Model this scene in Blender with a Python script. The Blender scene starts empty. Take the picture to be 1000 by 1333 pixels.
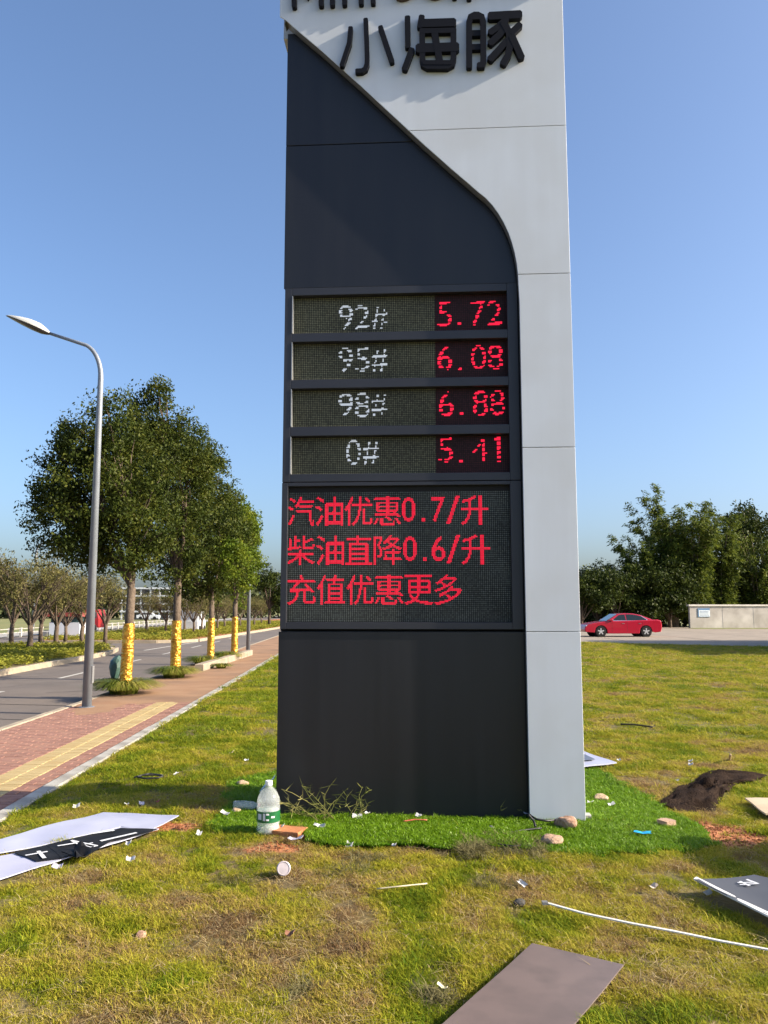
import bpy, bmesh, math, random
import numpy as np
from mathutils import Vector, Matrix, noise as mnoise

random.seed(7)
rng = np.random.default_rng(11)
R = math.radians
scene = bpy.context.scene
C = scene.collection

# ------------------------------------------------------------------ camera, sky, sun, exposure
CAM_H, FPX, PITCH = 1.6, 1060.0, math.atan(0.12)
cam_d = bpy.data.cameras.new('camera')
cam = bpy.data.objects.new('camera', cam_d)
C.objects.link(cam)
scene.camera = cam
cam.location = (0, 0, CAM_H)
cam.rotation_euler = (R(90) + PITCH, 0, 0)
cam_d.sensor_fit = 'VERTICAL'
cam_d.sensor_height = 24.0
cam_d.lens = 24.0 * FPX / 1333.0
cam_d.clip_start = 0.05
cam_d.clip_end = 5000

SUN_EL, SUN_AZ = R(27), R(9.5)          # azimuth measured from +X towards the camera side
sun_dir = Vector((math.cos(SUN_EL) * math.cos(SUN_AZ), -math.cos(SUN_EL) * math.sin(SUN_AZ), math.sin(SUN_EL)))
world = bpy.data.worlds.new("World")
scene.world = world
world.use_nodes = True
wn = world.node_tree.nodes
wl = world.node_tree.links
sky = wn.new('ShaderNodeTexSky')
sky.sky_type = 'NISHITA'
sky.sun_disc = False
sky.sun_elevation = SUN_EL
sky.sun_rotation = R(90) + SUN_AZ
sky.altitude = 100
sky.air_density = 0.9
sky.dust_density = 3.5
sky.ozone_density = 4.2
wl.new(sky.outputs[0], wn['Background'].inputs[0])
wn['Background'].inputs[1].default_value = 0.12

sun_d = bpy.data.lights.new('sun', 'SUN')
sun_o = bpy.data.objects.new('sun', sun_d)
C.objects.link(sun_o)
sun_d.energy = 5.0
sun_d.angle = R(0.5)
sun_d.color = (1.0, 0.87, 0.67)
sun_o.rotation_euler = sun_dir.to_track_quat('Z', 'Y').to_euler()

scene.view_settings.view_transform = 'Standard'
scene.view_settings.look = 'None'
scene.view_settings.gamma = 1
scene.view_settings.use_curve_mapping = False
scene.view_settings.exposure = 1.18
scene.cycles.use_denoising = True
scene.cycles.max_bounces = 8
scene.cycles.transparent_max_bounces = 12


def ray(px, py):
    x = (px - 500) / FPX
    y = -(py - 666.5) / FPX
    return Vector((x, math.cos(PITCH) - y * math.sin(PITCH), math.sin(PITCH) + y * math.cos(PITCH)))


def G(px, py, z=0.0):
    """point of the ground at height z seen at that pixel of the photograph"""
    d = ray(px, py)
    t = (z - CAM_H) / d.z
    return Vector((d.x * t, d.y * t, z))


def at(px, py, Y):
    d = ray(px, py)
    t = Y / d.y
    return Vector((d.x * t, Y, CAM_H + d.z * t))


# ------------------------------------------------------------------ materials
def mat(name, base, rough=0.7, metal=0.0, var=None, scale=5.0, bump=0.0, bscale=40.0, spec=0.5, coat=0.0,
        detail=4.0, emit=None, stretch=None, lo=0.35, hi=0.65, var2=None, scale2=1.0, rvar=0.0):
    m = bpy.data.materials.new(name)
    m.use_nodes = True
    nt = m.node_tree
    N, L = nt.nodes, nt.links
    b = N['Principled BSDF']
    b.inputs['Roughness'].default_value = rough
    b.inputs['Metallic'].default_value = metal
    b.inputs['Specular IOR Level'].default_value = spec
    b.inputs['Coat Weight'].default_value = coat
    b.inputs['Base Color'].default_value = (*base, 1)
    tc = N.new('ShaderNodeTexCoord')
    col = None
    if var is not None:
        nz = N.new('ShaderNodeTexNoise')
        nz.inputs['Scale'].default_value = scale
        nz.inputs['Detail'].default_value = detail
        if stretch:
            mp_ = N.new('ShaderNodeMapping')
            mp_.inputs['Scale'].default_value = stretch
            L.new(tc.outputs['Object'], mp_.inputs['Vector'])
            L.new(mp_.outputs[0], nz.inputs['Vector'])
        else:
            L.new(tc.outputs['Object'], nz.inputs['Vector'])
        rp = N.new('ShaderNodeValToRGB')
        rp.color_ramp.elements[0].position = lo
        rp.color_ramp.elements[1].position = hi
        rp.color_ramp.elements[0].color = (*base, 1)
        rp.color_ramp.elements[1].color = (*var, 1)
        L.new(nz.outputs['Fac'], rp.inputs[0])
        col = rp.outputs[0]
        if rvar:
            mr = N.new('ShaderNodeMapRange')
            mr.inputs['To Min'].default_value = rough - rvar
            mr.inputs['To Max'].default_value = rough + rvar
            L.new(nz.outputs['Fac'], mr.inputs['Value'])
            L.new(mr.outputs[0], b.inputs['Roughness'])
    if var2 is not None:
        n2 = N.new('ShaderNodeTexNoise')
        n2.inputs['Scale'].default_value = scale2
        n2.inputs['Detail'].default_value = 5
        L.new(tc.outputs['Object'], n2.inputs['Vector'])
        r2 = N.new('ShaderNodeValToRGB')
        r2.color_ramp.elements[0].position = 0.45
        r2.color_ramp.elements[1].position = 0.7
        L.new(n2.outputs['Fac'], r2.inputs[0])
        mx = N.new('ShaderNodeMix')
        mx.data_type = 'RGBA'
        L.new(r2.outputs[0], mx.inputs[0])
        if col is not None:
            L.new(col, mx.inputs[6])
        else:
            mx.inputs[6].default_value = (*base, 1)
        mx.inputs[7].default_value = (*var2, 1)
        col = mx.outputs[2]
    if col is not None:
        L.new(col, b.inputs['Base Color'])
    if bump:
        nb = N.new('ShaderNodeTexNoise')
        nb.inputs['Scale'].default_value = bscale
        nb.inputs['Detail'].default_value = 6
        L.new(tc.outputs['Object'], nb.inputs['Vector'])
        bm_ = N.new('ShaderNodeBump')
        bm_.inputs['Strength'].default_value = bump
        bm_.inputs['Distance'].default_value = 0.02
        L.new(nb.outputs['Fac'], bm_.inputs['Height'])
        L.new(bm_.outputs[0], b.inputs['Normal'])
    if emit:
        b.inputs['Emission Color'].default_value = (*emit[0], 1)
        b.inputs['Emission Strength'].default_value = emit[1]
    return m


def leaf_mat(name, cols, trans=0.3, rough=0.5, attr=None, tcol=1.35, spec=0.10, nscale=2.2):
    """cols: colours along a ramp driven by a random value per leaf (or by the instance attribute 'tone')"""
    m = bpy.data.materials.new(name)
    m.use_nodes = True
    nt = m.node_tree
    N, L = nt.nodes, nt.links
    b = N['Principled BSDF']
    out = N['Material Output']
    b.inputs['Roughness'].default_value = rough
    b.inputs['Specular IOR Level'].default_value = spec
    geo = N.new('ShaderNodeNewGeometry')
    rp = N.new('ShaderNodeValToRGB')
    els = rp.color_ramp.elements
    els[0].position = 0
    els[1].position = 1
    for i in range(1, len(cols) - 1):
        els.new(i / (len(cols) - 1))
    for i, c in enumerate(cols):
        els[i].color = (*c, 1)
    if attr:
        a = N.new('ShaderNodeAttribute')
        a.attribute_type = 'INSTANCER'
        a.attribute_name = attr
        md = N.new('ShaderNodeMath')
        md.operation = 'MULTIPLY_ADD'
        L.new(geo.outputs['Random Per Island'], md.inputs[0])
        md.inputs[1].default_value = 0.34
        L.new(a.outputs['Fac'], md.inputs[2])
        ms = N.new('ShaderNodeMath')
        ms.operation = 'SUBTRACT'
        ms.use_clamp = True
        L.new(md.outputs[0], ms.inputs[0])
        ms.inputs[1].default_value = 0.17
        L.new(ms.outputs[0], rp.inputs[0])
    else:
        tc = N.new('ShaderNodeTexCoord')
        nz = N.new('ShaderNodeTexNoise')
        nz.inputs['Scale'].default_value = nscale
        nz.inputs['Detail'].default_value = 2
        L.new(tc.outputs['Object'], nz.inputs['Vector'])
        mr = N.new('ShaderNodeMapRange')
        mr.inputs['From Min'].default_value = 0.32
        mr.inputs['From Max'].default_value = 0.68
        mr.inputs['To Min'].default_value = 0.0
        mr.inputs['To Max'].default_value = 0.68
        L.new(nz.outputs['Fac'], mr.inputs['Value'])
        ma = N.new('ShaderNodeMath')
        ma.operation = 'MULTIPLY_ADD'
        L.new(geo.outputs['Random Per Island'], ma.inputs[0])
        ma.inputs[1].default_value = 0.32
        L.new(mr.outputs[0], ma.inputs[2])
        L.new(ma.outputs[0], rp.inputs[0])
    L.new(rp.outputs[0], b.inputs['Base Color'])
    tr = N.new('ShaderNodeBsdfTranslucent')
    g = N.new('ShaderNodeVectorMath')
    g.operation = 'SCALE'
    g.inputs['Scale'].default_value = tcol
    L.new(rp.outputs[0], g.inputs[0])
    L.new(g.outputs[0], tr.inputs['Color'])
    mx = N.new('ShaderNodeMixShader')
    mx.inputs[0].default_value = trans
    L.new(b.outputs[0], mx.inputs[1])
    L.new(tr.outputs[0], mx.inputs[2])
    L.new(mx.outputs[0], out.inputs['Surface'])
    return m


def led_mat(name, back, dot, pitch=0.0155, fill=0.40, tint=0.15):
    """printed grid of unlit diodes on a dark board"""
    m = bpy.data.materials.new(name)
    m.use_nodes = True
    N, L = m.node_tree.nodes, m.node_tree.links
    b = N['Principled BSDF']
    b.inputs['Roughness'].default_value = 0.6
    b.inputs['Specular IOR Level'].default_value = 0.2
    tc = N.new('ShaderNodeTexCoord')
    sp = N.new('ShaderNodeSeparateXYZ')
    L.new(tc.outputs['Object'], sp.inputs[0])

    def math_(op, a, bb=None, clamp=False):
        n = N.new('ShaderNodeMath')
        n.operation = op
        n.use_clamp = clamp
        for i, v in enumerate((a, bb)):
            if v is None:
                continue
            if isinstance(v, (int, float)):
                n.inputs[i].default_value = v
            else:
                L.new(v, n.inputs[i])
        return n.outputs[0]
    d2 = []
    for ax in (0, 2):
        f = math_('FRACT', math_('DIVIDE', sp.outputs[ax], pitch))
        s = math_('SUBTRACT', f, 0.5)
        d2.append(math_('MULTIPLY', s, s))
    dist = math_('SQRT', math_('ADD', d2[0], d2[1]))
    dotm = math_('LESS_THAN', dist, fill)
    # module blocks of slightly different tone
    vn = N.new('ShaderNodeTexNoise')
    vn.inputs['Scale'].default_value = 1.7
    L.new(tc.outputs['Object'], vn.inputs['Vector'])
    wn_ = N.new('ShaderNodeTexWhiteNoise')
    sc = N.new('ShaderNodeVectorMath')
    sc.operation = 'SNAP'
    sc.inputs[1].default_value = (0.0155, 0.0155, 0.0155)
    L.new(tc.outputs['Object'], sc.inputs[0])
    L.new(sc.outputs[0], wn_.inputs['Vector'])
    k = math_('ADD', math_('MULTIPLY', wn_.outputs['Value'], tint * 2.6), math_('MULTIPLY', vn.outputs['Fac'], .9))
    dc = N.new('ShaderNodeVectorMath')
    dc.operation = 'SCALE'
    dc.inputs[0].default_value = dot
    L.new(k, dc.inputs['Scale'])
    mx = N.new('ShaderNodeMix')
    mx.data_type = 'RGBA'
    L.new(dotm, mx.inputs[0])
    mx.inputs[6].default_value = (*back, 1)
    L.new(dc.outputs[0], mx.inputs[7])
    L.new(mx.outputs[2], b.inputs['Base Color'])
    return m


def glass_mat(name, col, rough=0.1, alpha=0.35):
    m = bpy.data.materials.new(name)
    m.use_nodes = True
    b = m.node_tree.nodes['Principled BSDF']
    b.inputs['Base Color'].default_value = (*col, 1)
    b.inputs['Roughness'].default_value = rough
    b.inputs['Alpha'].default_value = alpha
    return m


M = {}
M['white_clad'] = mat('white_cladding', (0.565, 0.60, 0.655), 0.34, var=(0.53, 0.56, 0.61), scale=1.0, rvar=0.06, bump=0.05, bscale=1.6, stretch=(9, 9, .5), detail=7, lo=.3, hi=.75, var2=(0.51, 0.53, 0.56), scale2=1.3)
M['dark_clad'] = mat('charcoal_cladding', (0.0120, 0.0124, 0.0168), 0.34, var=(0.0168, 0.0172, 0.0216), scale=1.0, rvar=0.06, spec=0.42, bump=0.05, bscale=1.4, stretch=(8, 8, .45), detail=7, lo=.3, hi=.75)
M['dark_frame'] = mat('charcoal_frame', (0.019, 0.020, 0.028), 0.45, var=(0.024, 0.025, 0.033), scale=2, spec=0.5)
M['seam'] = mat('seam_black', (0.006, 0.006, 0.007), 0.9)
M['body_grey'] = mat('return_grey', (0.16, 0.16, 0.165), 0.5)
M['bezel'] = mat('aluminium_edge', (0.35, 0.36, 0.37), 0.4, 0.6)
M['letter'] = mat('letter_black', (0.005, 0.0055, 0.009), 0.6, spec=.15)
M['letter_gold'] = mat('letter_brown', (0.05, 0.025, 0.010), 0.35)
M['led_olive'] = led_mat('led_unlit_olive', (0.012, 0.012, 0.010), (0.165, 0.165, 0.105))
M['led_maroon'] = led_mat('led_unlit_red', (0.008, 0.004, 0.005), (0.055, 0.014, 0.018))
M['led_grey'] = led_mat('led_unlit_grey', (0.006, 0.007, 0.007), (0.125, 0.14, 0.13), fill=0.36)
M['lit_red'] = mat('led_lit_red', (0.3, 0.0, 0.01), 0.5, emit=((1.0, 0.006, 0.045), 0.52))
M['lit_white'] = mat('led_lit_white', (0.6, 0.6, 0.6), 0.5, emit=((0.72, 0.80, 0.92), 0.17))

M['soil'] = mat('lawn_soil', (0.095, 0.065, 0.028), 0.95, var=(0.15, 0.11, 0.04), scale=2.2, bump=0.6, bscale=30, detail=8, var2=(0.12, 0.12, 0.02), scale2=0.6)
M['terrain'] = mat('field', (0.20, 0.18, 0.06), 0.95, var=(0.12, 0.14, 0.035), scale=0.05, detail=8)
M['red_soil'] = mat('orange_soil', (0.42, 0.15, 0.055), 0.95, var=(0.30, 0.10, 0.04), scale=9, bump=0.8, bscale=45, detail=8)
M['asphalt'] = mat('asphalt', (0.101, 0.084, 0.074), 0.85, var=(0.130, 0.109, 0.096), scale=1.2, bump=0.25, bscale=90, detail=8, var2=(0.147, 0.118, 0.097), scale2=0.22)
M['paint'] = mat('road_paint', (0.521, 0.504, 0.462), 0.7, var=(0.353, 0.336, 0.302), scale=14, detail=8)
M['concrete_road'] = mat('concrete_road', (0.269, 0.223, 0.176), 0.85, var=(0.218, 0.181, 0.143), scale=0.8, detail=8, bump=0.1)
M['kerb'] = mat('kerb_concrete', (0.386, 0.370, 0.336), 0.85, var=(0.227, 0.210, 0.185), scale=3.5, detail=9, bump=0.2, bscale=60)
M['kerb_dust'] = mat('kerb_dusty', (0.336, 0.277, 0.202), 0.9, var=(0.252, 0.210, 0.160), scale=2.5, detail=8, bump=0.2)
M['brick_a'] = mat('paver_red', (0.235, 0.113, 0.080), 0.85, var=(0.294, 0.160, 0.113), scale=6, detail=8, bump=0.25, bscale=80)
M['brick_b'] = mat('paver_pale_red', (0.286, 0.147, 0.108), 0.85, var=(0.218, 0.105, 0.076), scale=7, detail=8, bump=0.25, bscale=80)
M['brick_c'] = mat('paver_dark_red', (0.185, 0.088, 0.066), 0.88, var=(0.260, 0.134, 0.097), scale=6, detail=8, bump=0.25, bscale=80)
M['brick_y'] = mat('paver_yellow', (0.386, 0.286, 0.126), 0.85, var=(0.319, 0.227, 0.101), scale=7, detail=8, bump=0.25, bscale=80)
M['brick_y2'] = mat('paver_yellow_pale', (0.420, 0.319, 0.151), 0.85, var=(0.336, 0.252, 0.118), scale=6, detail=8, bump=0.25, bscale=80)
M['path_soil'] = mat('dusty_path', (0.244, 0.130, 0.067), 0.95, var=(0.286, 0.168, 0.092), scale=1.6, detail=9, bump=0.3, bscale=50, var2=(0.176, 0.101, 0.059), scale2=0.7)
M['joint'] = mat('paver_bedding', (0.19, 0.11, 0.085), 0.95, var=(0.24, 0.15, 0.11), scale=8)
M['steel'] = mat('lamp_steel', (0.2160, 0.2376, 0.2736), 0.45, 0.25, var=(0.1800, 0.1980, 0.2304), scale=3)
M['lamp_white'] = mat('lamp_head', (0.42, 0.42, 0.40), 0.5)
M['lamp_glass'] = mat('lamp_glass', (0.07, 0.065, 0.07), 0.25)
M['bark'] = mat('bark', (0.0665, 0.0455, 0.0315), 0.9, var=(0.1190, 0.0875, 0.0630), scale=9, bump=0.9, bscale=22, detail=8)
M['bark_pale'] = mat('bark_pale', (0.16, 0.12, 0.085), 0.9, var=(0.28, 0.22, 0.16), scale=7, bump=0.6, bscale=22)
M['gold'] = mat('gold_foil', (0.7480, 0.4136, 0.0616), 0.30, 0.8, var=(0.4840, 0.2112, 0.0264), scale=11, bump=1.0, bscale=22)
M['leaf_street'] = leaf_mat('camphor_leaves', [(0.0175, 0.0262, 0.0061), (0.0297, 0.0437, 0.0079), (0.0437, 0.0594, 0.0096), (0.0699, 0.0804, 0.0123), (0.1004, 0.1004, 0.0175)], 0.22, 0.5)
M['leaf_bright'] = leaf_mat('bright_leaves', [(0.040, 0.070, 0.009), (0.075, 0.115, 0.012), (0.12, 0.16, 0.016), (0.19, 0.20, 0.022)], 0.35, 0.45)  # a brighter, yellower green than the camphor leaves
M['leaf_olive'] = leaf_mat('osmanthus_leaves', [(0.055, 0.056, 0.020), (0.10, 0.095, 0.032), (0.155, 0.140, 0.050), (0.21, 0.175, 0.085)], 0.25, 0.55)
M['leaf_bamboo'] = leaf_mat('bamboo_leaves', [(0.0198, 0.0348, 0.0086), (0.0497, 0.0721, 0.0124), (0.1056, 0.1304, 0.0186), (0.1863, 0.2049, 0.0273)], 0.3, 0.5)
M['leaf_dark'] = leaf_mat('dark_leaves', [(0.0079, 0.0143, 0.0040), (0.0190, 0.0301, 0.0064), (0.0380, 0.0523, 0.0088), (0.0792, 0.0950, 0.0143)], 0.2, 0.5)
M['leaf_far'] = leaf_mat('far_leaves', [(0.05, 0.065, 0.03), (0.08, 0.095, 0.04), (0.12, 0.12, 0.06)], 0.2, 0.6)
M['cover'] = leaf_mat('groundcover_leaves', [(0.05, 0.09, 0.015), (0.13, 0.155, 0.025), (0.22, 0.22, 0.035), (0.30, 0.27, 0.05)], 0.3, 0.55)
M['strap'] = leaf_mat('strap_leaves', [(0.0438, 0.0688, 0.0125), (0.0875, 0.1187, 0.0175), (0.1750, 0.1938, 0.0275), (0.3750, 0.3000, 0.1000)], 0.25, 0.4)
M['lawn'] = leaf_mat('lawn_blades', [(0.090, 0.150, 0.008), (0.19, 0.22, 0.012), (0.31, 0.295, 0.022), (0.37, 0.305, 0.05), (0.30, 0.20, 0.085), (0.20, 0.125, 0.065)], 0.3, 0.6, attr='tone')
M['turf'] = leaf_mat('artificial_turf_blades', [(0.0389, 0.1103, 0.0039), (0.0974, 0.2012, 0.0052), (0.1687, 0.2856, 0.0078), (0.2856, 0.3764, 0.0389)], 0.25, 0.42, spec=.3)
M['twig'] = leaf_mat('weed_stems', [(0.10, 0.12, 0.03), (0.22, 0.21, 0.07), (0.35, 0.30, 0.14)], 0.15, 0.6)
M['deadgrass'] = leaf_mat('dead_grass', [(0.09, 0.085, 0.04), (0.17, 0.15, 0.065), (0.25, 0.22, 0.12)], 0.2, 0.7)
M['straw'] = leaf_mat('straw_blades', [(0.18, 0.13, 0.07), (0.32, 0.25, 0.13), (0.45, 0.37, 0.20)], 0.2, 0.7, nscale=9)
M['turf_back'] = mat('turf_backing', (0.015, 0.045, 0.002), 1.0, var=(0.03, 0.08, 0.003), scale=9, spec=.05)


# ------------------------------------------------------------------ mesh helpers
class MB:
    def __init__(s):
        s.v, s.f = [], []

    def add(s, vs, fs):
        b = len(s.v)
        s.v += [tuple(p) for p in vs]
        s.f += [tuple(i + b for i in q) for q in fs]
        return s

    def box(s, x0, x1, y0, y1, z0, z1, M4=None):
        vs = [Vector((x, y, z)) for z in (z0, z1) for y in (y0, y1) for x in (x0, x1)]
        if M4 is not None:
            vs = [M4 @ p for p in vs]
        return s.add(vs, [(0, 2, 3, 1), (4, 5, 7, 6), (0, 1, 5, 4), (1, 3, 7, 5), (3, 2, 6, 7), (2, 0, 4, 6)])

    def chbox(s, x0, x1, y0, y1, z0, z1, c=0.005):
        """box with a chamfered top (no bottom)"""
        vs = [(x0, y0, z0), (x1, y0, z0), (x1, y1, z0), (x0, y1, z0),
              (x0, y0, z1 - c), (x1, y0, z1 - c), (x1, y1, z1 - c), (x0, y1, z1 - c),
              (x0 + c, y0 + c, z1), (x1 - c, y0 + c, z1), (x1 - c, y1 - c, z1), (x0 + c, y1 - c, z1)]
        fs = []
        for a in (0, 4):
            for i in range(4):
                j = (i + 1) % 4
                fs.append((a + i, a + j, a + j + 4, a + i + 4))
        fs.append((8, 9, 10, 11))
        return s.add(vs, fs)

    def tube(s, pts, rad, n=8, caps=True):
        pts = [Vector(p) for p in pts]
        rs = rad if isinstance(rad, (list, tuple)) else [rad] * len(pts)
        b = len(s.v)
        up = Vector((0.13, 0.29, 0.95)).normalized()
        for i, p in enumerate(pts):
            t = (pts[min(i + 1, len(pts) - 1)] - pts[max(i - 1, 0)])
            t = t.normalized() if t.length > 1e-9 else Vector((0, 0, 1))
            a = t.cross(up)
            if a.length < 0.05:
                a = t.cross(Vector((1, 0, 0)))
            a.normalize()
            c = t.cross(a).normalized()
            for k in range(n):
                w = 2 * math.pi * k / n
                q = p + (a * math.cos(w) + c * math.sin(w)) * rs[i]
                s.v.append(tuple(q))
        for i in range(len(pts) - 1):
            for k in range(n):
                k2 = (k + 1) % n
                s.f.append((b + i * n + k, b + i * n + k2, b + (i + 1) * n + k2, b + (i + 1) * n + k))
        if caps:
            s.f.append(tuple(b + k for k in range(n))[::-1])
            s.f.append(tuple(b + (len(pts) - 1) * n + k for k in range(n)))
        return s

    def lathe(s, prof, n=20, M4=None):
        """prof: (radius, z) from bottom to top"""
        b = len(s.v)
        for r_, z in prof:
            for k in range(n):
                w = 2 * math.pi * k / n
                p = Vector((r_ * math.cos(w), r_ * math.sin(w), z))
                if M4 is not None:
                    p = M4 @ p
                s.v.append(tuple(p))
        for i in range(len(prof) - 1):
            for k in range(n):
                k2 = (k + 1) % n
                s.f.append((b + i * n + k, b + i * n + k2, b + (i + 1) * n + k2, b + (i + 1) * n + k))
        s.f.append(tuple(b + k for k in range(n))[::-1])
        s.f.append(tuple(b + (len(prof) - 1) * n + k for k in range(n)))
        return s

    def prism(s, poly, fn0, fn1):
        """polygon list, two functions giving 3-D points of the front and back outline"""
        n = len(poly)
        vs = [fn0(*p) for p in poly] + [fn1(*p) for p in poly]
        fs = [tuple(range(n)), tuple(range(2 * n - 1, n - 1, -1))]
        for i in range(n):
            j = (i + 1) % n
            fs.append((j, i, i + n, j + n))
        return s.add(vs, fs)

    def build(s, name, m=None, parent=None, smooth=False, bevel=0.0, loc=None, mats=None, fix=True):
        me = bpy.data.meshes.new(name)
        me.from_pydata(s.v, [], s.f)
        if fix:
            bm = bmesh.new()
            bm.from_mesh(me)
            bmesh.ops.recalc_face_normals(bm, faces=bm.faces)
            big = [f for f in bm.faces if len(f.verts) > 4]
            if big:
                bmesh.ops.triangulate(bm, faces=big)
            bm.to_mesh(me)
            bm.free()
        if m:
            me.materials.append(m)
        if smooth:
            me.polygons.foreach_set('use_smooth', [True] * len(me.polygons))
        o = bpy.data.objects.new(name, me)
        C.objects.link(o)
        if parent is not None:
            o.parent = parent
        if loc is not None:
            o.location = loc
        if bevel:
            bv = o.modifiers.new('edge', 'BEVEL')
            bv.width = bevel
            bv.segments = 2
            bv.limit_method = 'ANGLE'
            bv.angle_limit = R(40)
        return o


def tag(o, label=None, cat=None, group=None, kind=None):
    if label:
        o['label'] = label
    if cat:
        o['category'] = cat
    if group:
        o['group'] = group
    if kind:
        o['kind'] = kind
    return o


def thing(name, label, cat, loc=(0, 0, 0), rz=0.0, group=None):
    o = bpy.data.objects.new(name, None)
    o.empty_display_size = 0.2
    C.objects.link(o)
    o.location = loc
    o.rotation_euler = (0, 0, rz)
    return tag(o, label, cat, group)


def copy_tree(root, loc=None, rz=None, label=None, scale=None):
    r = root.copy()
    C.objects.link(r)
    if loc is not None:
        r.location = loc
    if rz is not None:
        r.rotation_euler = (0, 0, rz)
    if scale is not None:
        r.scale = scale if hasattr(scale, '__len__') else (scale,) * 3
    if label:
        r['label'] = label
    for ch in list(root.children):
        c = ch.copy()
        C.objects.link(c)
        c.parent = r
        for g in list(ch.children):
            d = g.copy()
            C.objects.link(d)
            d.parent = c
    return r


def structure(o):
    o['kind'] = 'structure'
    return o


def quads_mesh(name, V, m):
    """V: (n,4,3) array of quads -> one mesh, quickly"""
    n = len(V)
    me = bpy.data.meshes.new(name)
    me.vertices.add(n * 4)
    me.vertices.foreach_set('co', np.ascontiguousarray(V, dtype=np.float32).ravel())
    me.loops.add(n * 4)
    me.loops.foreach_set('vertex_index', np.arange(n * 4, dtype=np.int32))
    me.polygons.add(n)
    me.polygons.foreach_set('loop_start', np.arange(0, n * 4, 4, dtype=np.int32))
    me.polygons.foreach_set('loop_total', np.full(n, 4, dtype=np.int32))
    me.update(calc_edges=True)
    me.validate()
    me.materials.append(m)
    return me


def norm(a):
    return a / (np.linalg.norm(a, axis=-1, keepdims=True) + 1e-9)


def leaf_quads(P, size, aspect=0.5, droop=0.35, spread=1.0, rs=None, dirs=None):
    """kite-shaped leaves at points P"""
    rs = rs or rng
    n = len(P)
    d = norm(rs.normal(size=(n, 3)) * spread + np.array([0, 0, -droop])) if dirs is None else dirs
    u = norm(np.cross(d, rs.normal(size=(n, 3))))
    nn = np.cross(d, u)
    L = (size * rs.uniform(0.65, 1.35, n))[:, None]
    W = L * aspect * 0.5
    a = P - d * L * 0.5
    c = P + d * L * 0.5 - nn * L * 0.08
    mid = P - d * L * 0.05 + nn * L * 0.10
    return np.stack([a, mid + u * W, c, mid - u * W], axis=1)


def crown_points(lobes, n_clump, per, r_clump, shell=0.55, rs=None, gap=0.0, gscale=1.3):
    rs = rs or rng
    vol = np.array([l[3] * l[4] * l[5] for l in lobes]) ** 0.75
    pick = rs.choice(len(lobes), n_clump, p=vol / vol.sum())
    Lb = np.array(lobes)[pick]
    d = norm(rs.normal(size=(n_clump, 3)))
    rad = rs.uniform(shell ** 2, 1, n_clump) ** 0.5
    wob = np.array([1 + 0.46 * mnoise.noise(Vector(v * 2.6) + Vector((i0 * 5.1, 0, 0))) for v, i0 in zip(d, pick)])
    c = Lb[:, :3] + d * Lb[:, 3:6] * (rad * wob)[:, None]
    if gap:
        keep = np.array([mnoise.noise(Vector(p * gscale) + Vector((3.3, 1.7, 9.1))) > -gap for p in c])
        c = c[keep]
    rr = r_clump * rs.uniform(0.6, 1.4, len(c))
    P = c[:, None, :] + np.clip(rs.normal(size=(len(c), per, 3)), -1.7, 1.7) * rr[:, None, None] * np.array([1, 1, 0.75]) * 0.6
    return P.reshape(-1, 3)

# ------------------------------------------------------------------ the lie of the land
SLOPE = 0.035                       # the road runs slightly to the left of straight ahead
ROAD_RZ = math.atan(SLOPE)
Z_PATH, Z_ROAD = -0.10, -0.22


def road_xy(t, s):
    c, sn = math.cos(ROAD_RZ), math.sin(ROAD_RZ)
    return (t * c - s * sn, s * c + t * sn)


def tval(x, y):
    return x + SLOPE * y


def lawn_far(x):
    return 41.0 if x < 9.7 else 41.0 - (x - 9.7) * 0.74


def smooth01(v):
    v = max(0.0, min(1.0, v))
    return v * v * (3 - 2 * v)


def lawn_h(x, y):
    z = 0.030 * mnoise.noise(Vector((x * 0.55, y * 0.55, 1.0))) + 0.016 * mnoise.noise(Vector((x * 2.1, y * 2.1, 4.0)))
    z += 0.008 * mnoise.noise(Vector((x * 6.0, y * 6.0, 7.0)))
    # level ground round the sign's foot
    d = math.hypot(max(0, abs(x - 0.35) - 1.3), max(0, abs(y - 6.7) - 0.5))
    z *= smooth01(0.25 + d / 1.2)
    e = smooth01((tval(x, y) + 2.78) / 0.45)
    z = z * e - 0.065 * (1 - e)
    ef = smooth01((lawn_far(x) - y) / 2.0)
    return z * ef - 0.02 * (1 - ef)


BARE = [(-1.62, 6.25, 0.36, 0.16), (2.42, 6.02, 0.34, 0.30), (2.25, 6.3, 0.25, 0.15), (0.63, 5.25, 0.10, 0.05), (-0.72, 5.72, 0.22, 0.13)]   # orange soil


def bare(x, y):
    b = 0
    for cx, cy, rx, ry in BARE:
        q = math.hypot((x - cx) / rx, (y - cy) / ry) + 0.25 * mnoise.noise(Vector((x * 7, y * 7, 3)))
        b = max(b, 1 - smooth01((q - 0.75) / 0.4))
    return b


def dryness(x, y):
    v = 0.27
    v += 0.62 * mnoise.noise(Vector((x * 1.05, y * 1.05, 11.0)))
    v += 0.62 * mnoise.noise(Vector((x * 3.1, y * 3.1, 5.0)))
    v += 0.30 * mnoise.noise(Vector((x * 8.0, y * 8.0, 2.0)))
    near = 1 - smooth01((y - 5.0) / 6.0)
    v += 0.10 * near
    if x < -1.2:
        v -= 0.22 * smooth01((y - 6.0) / 2.5)
    v = v * (0.84 + 0.16 * near) + .05 * (1 - near)
    return max(0.0, min(1.0, v))


# terrain to the horizon, roads
bx = MB()
bx.add([(-1500, -60, -0.34), (1500, -60, -0.34), (1500, 2500, -0.34), (-1500, 2500, -0.34)], [(0, 1, 2, 3)])
structure(bx.build('terrain', M['terrain']))


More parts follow.
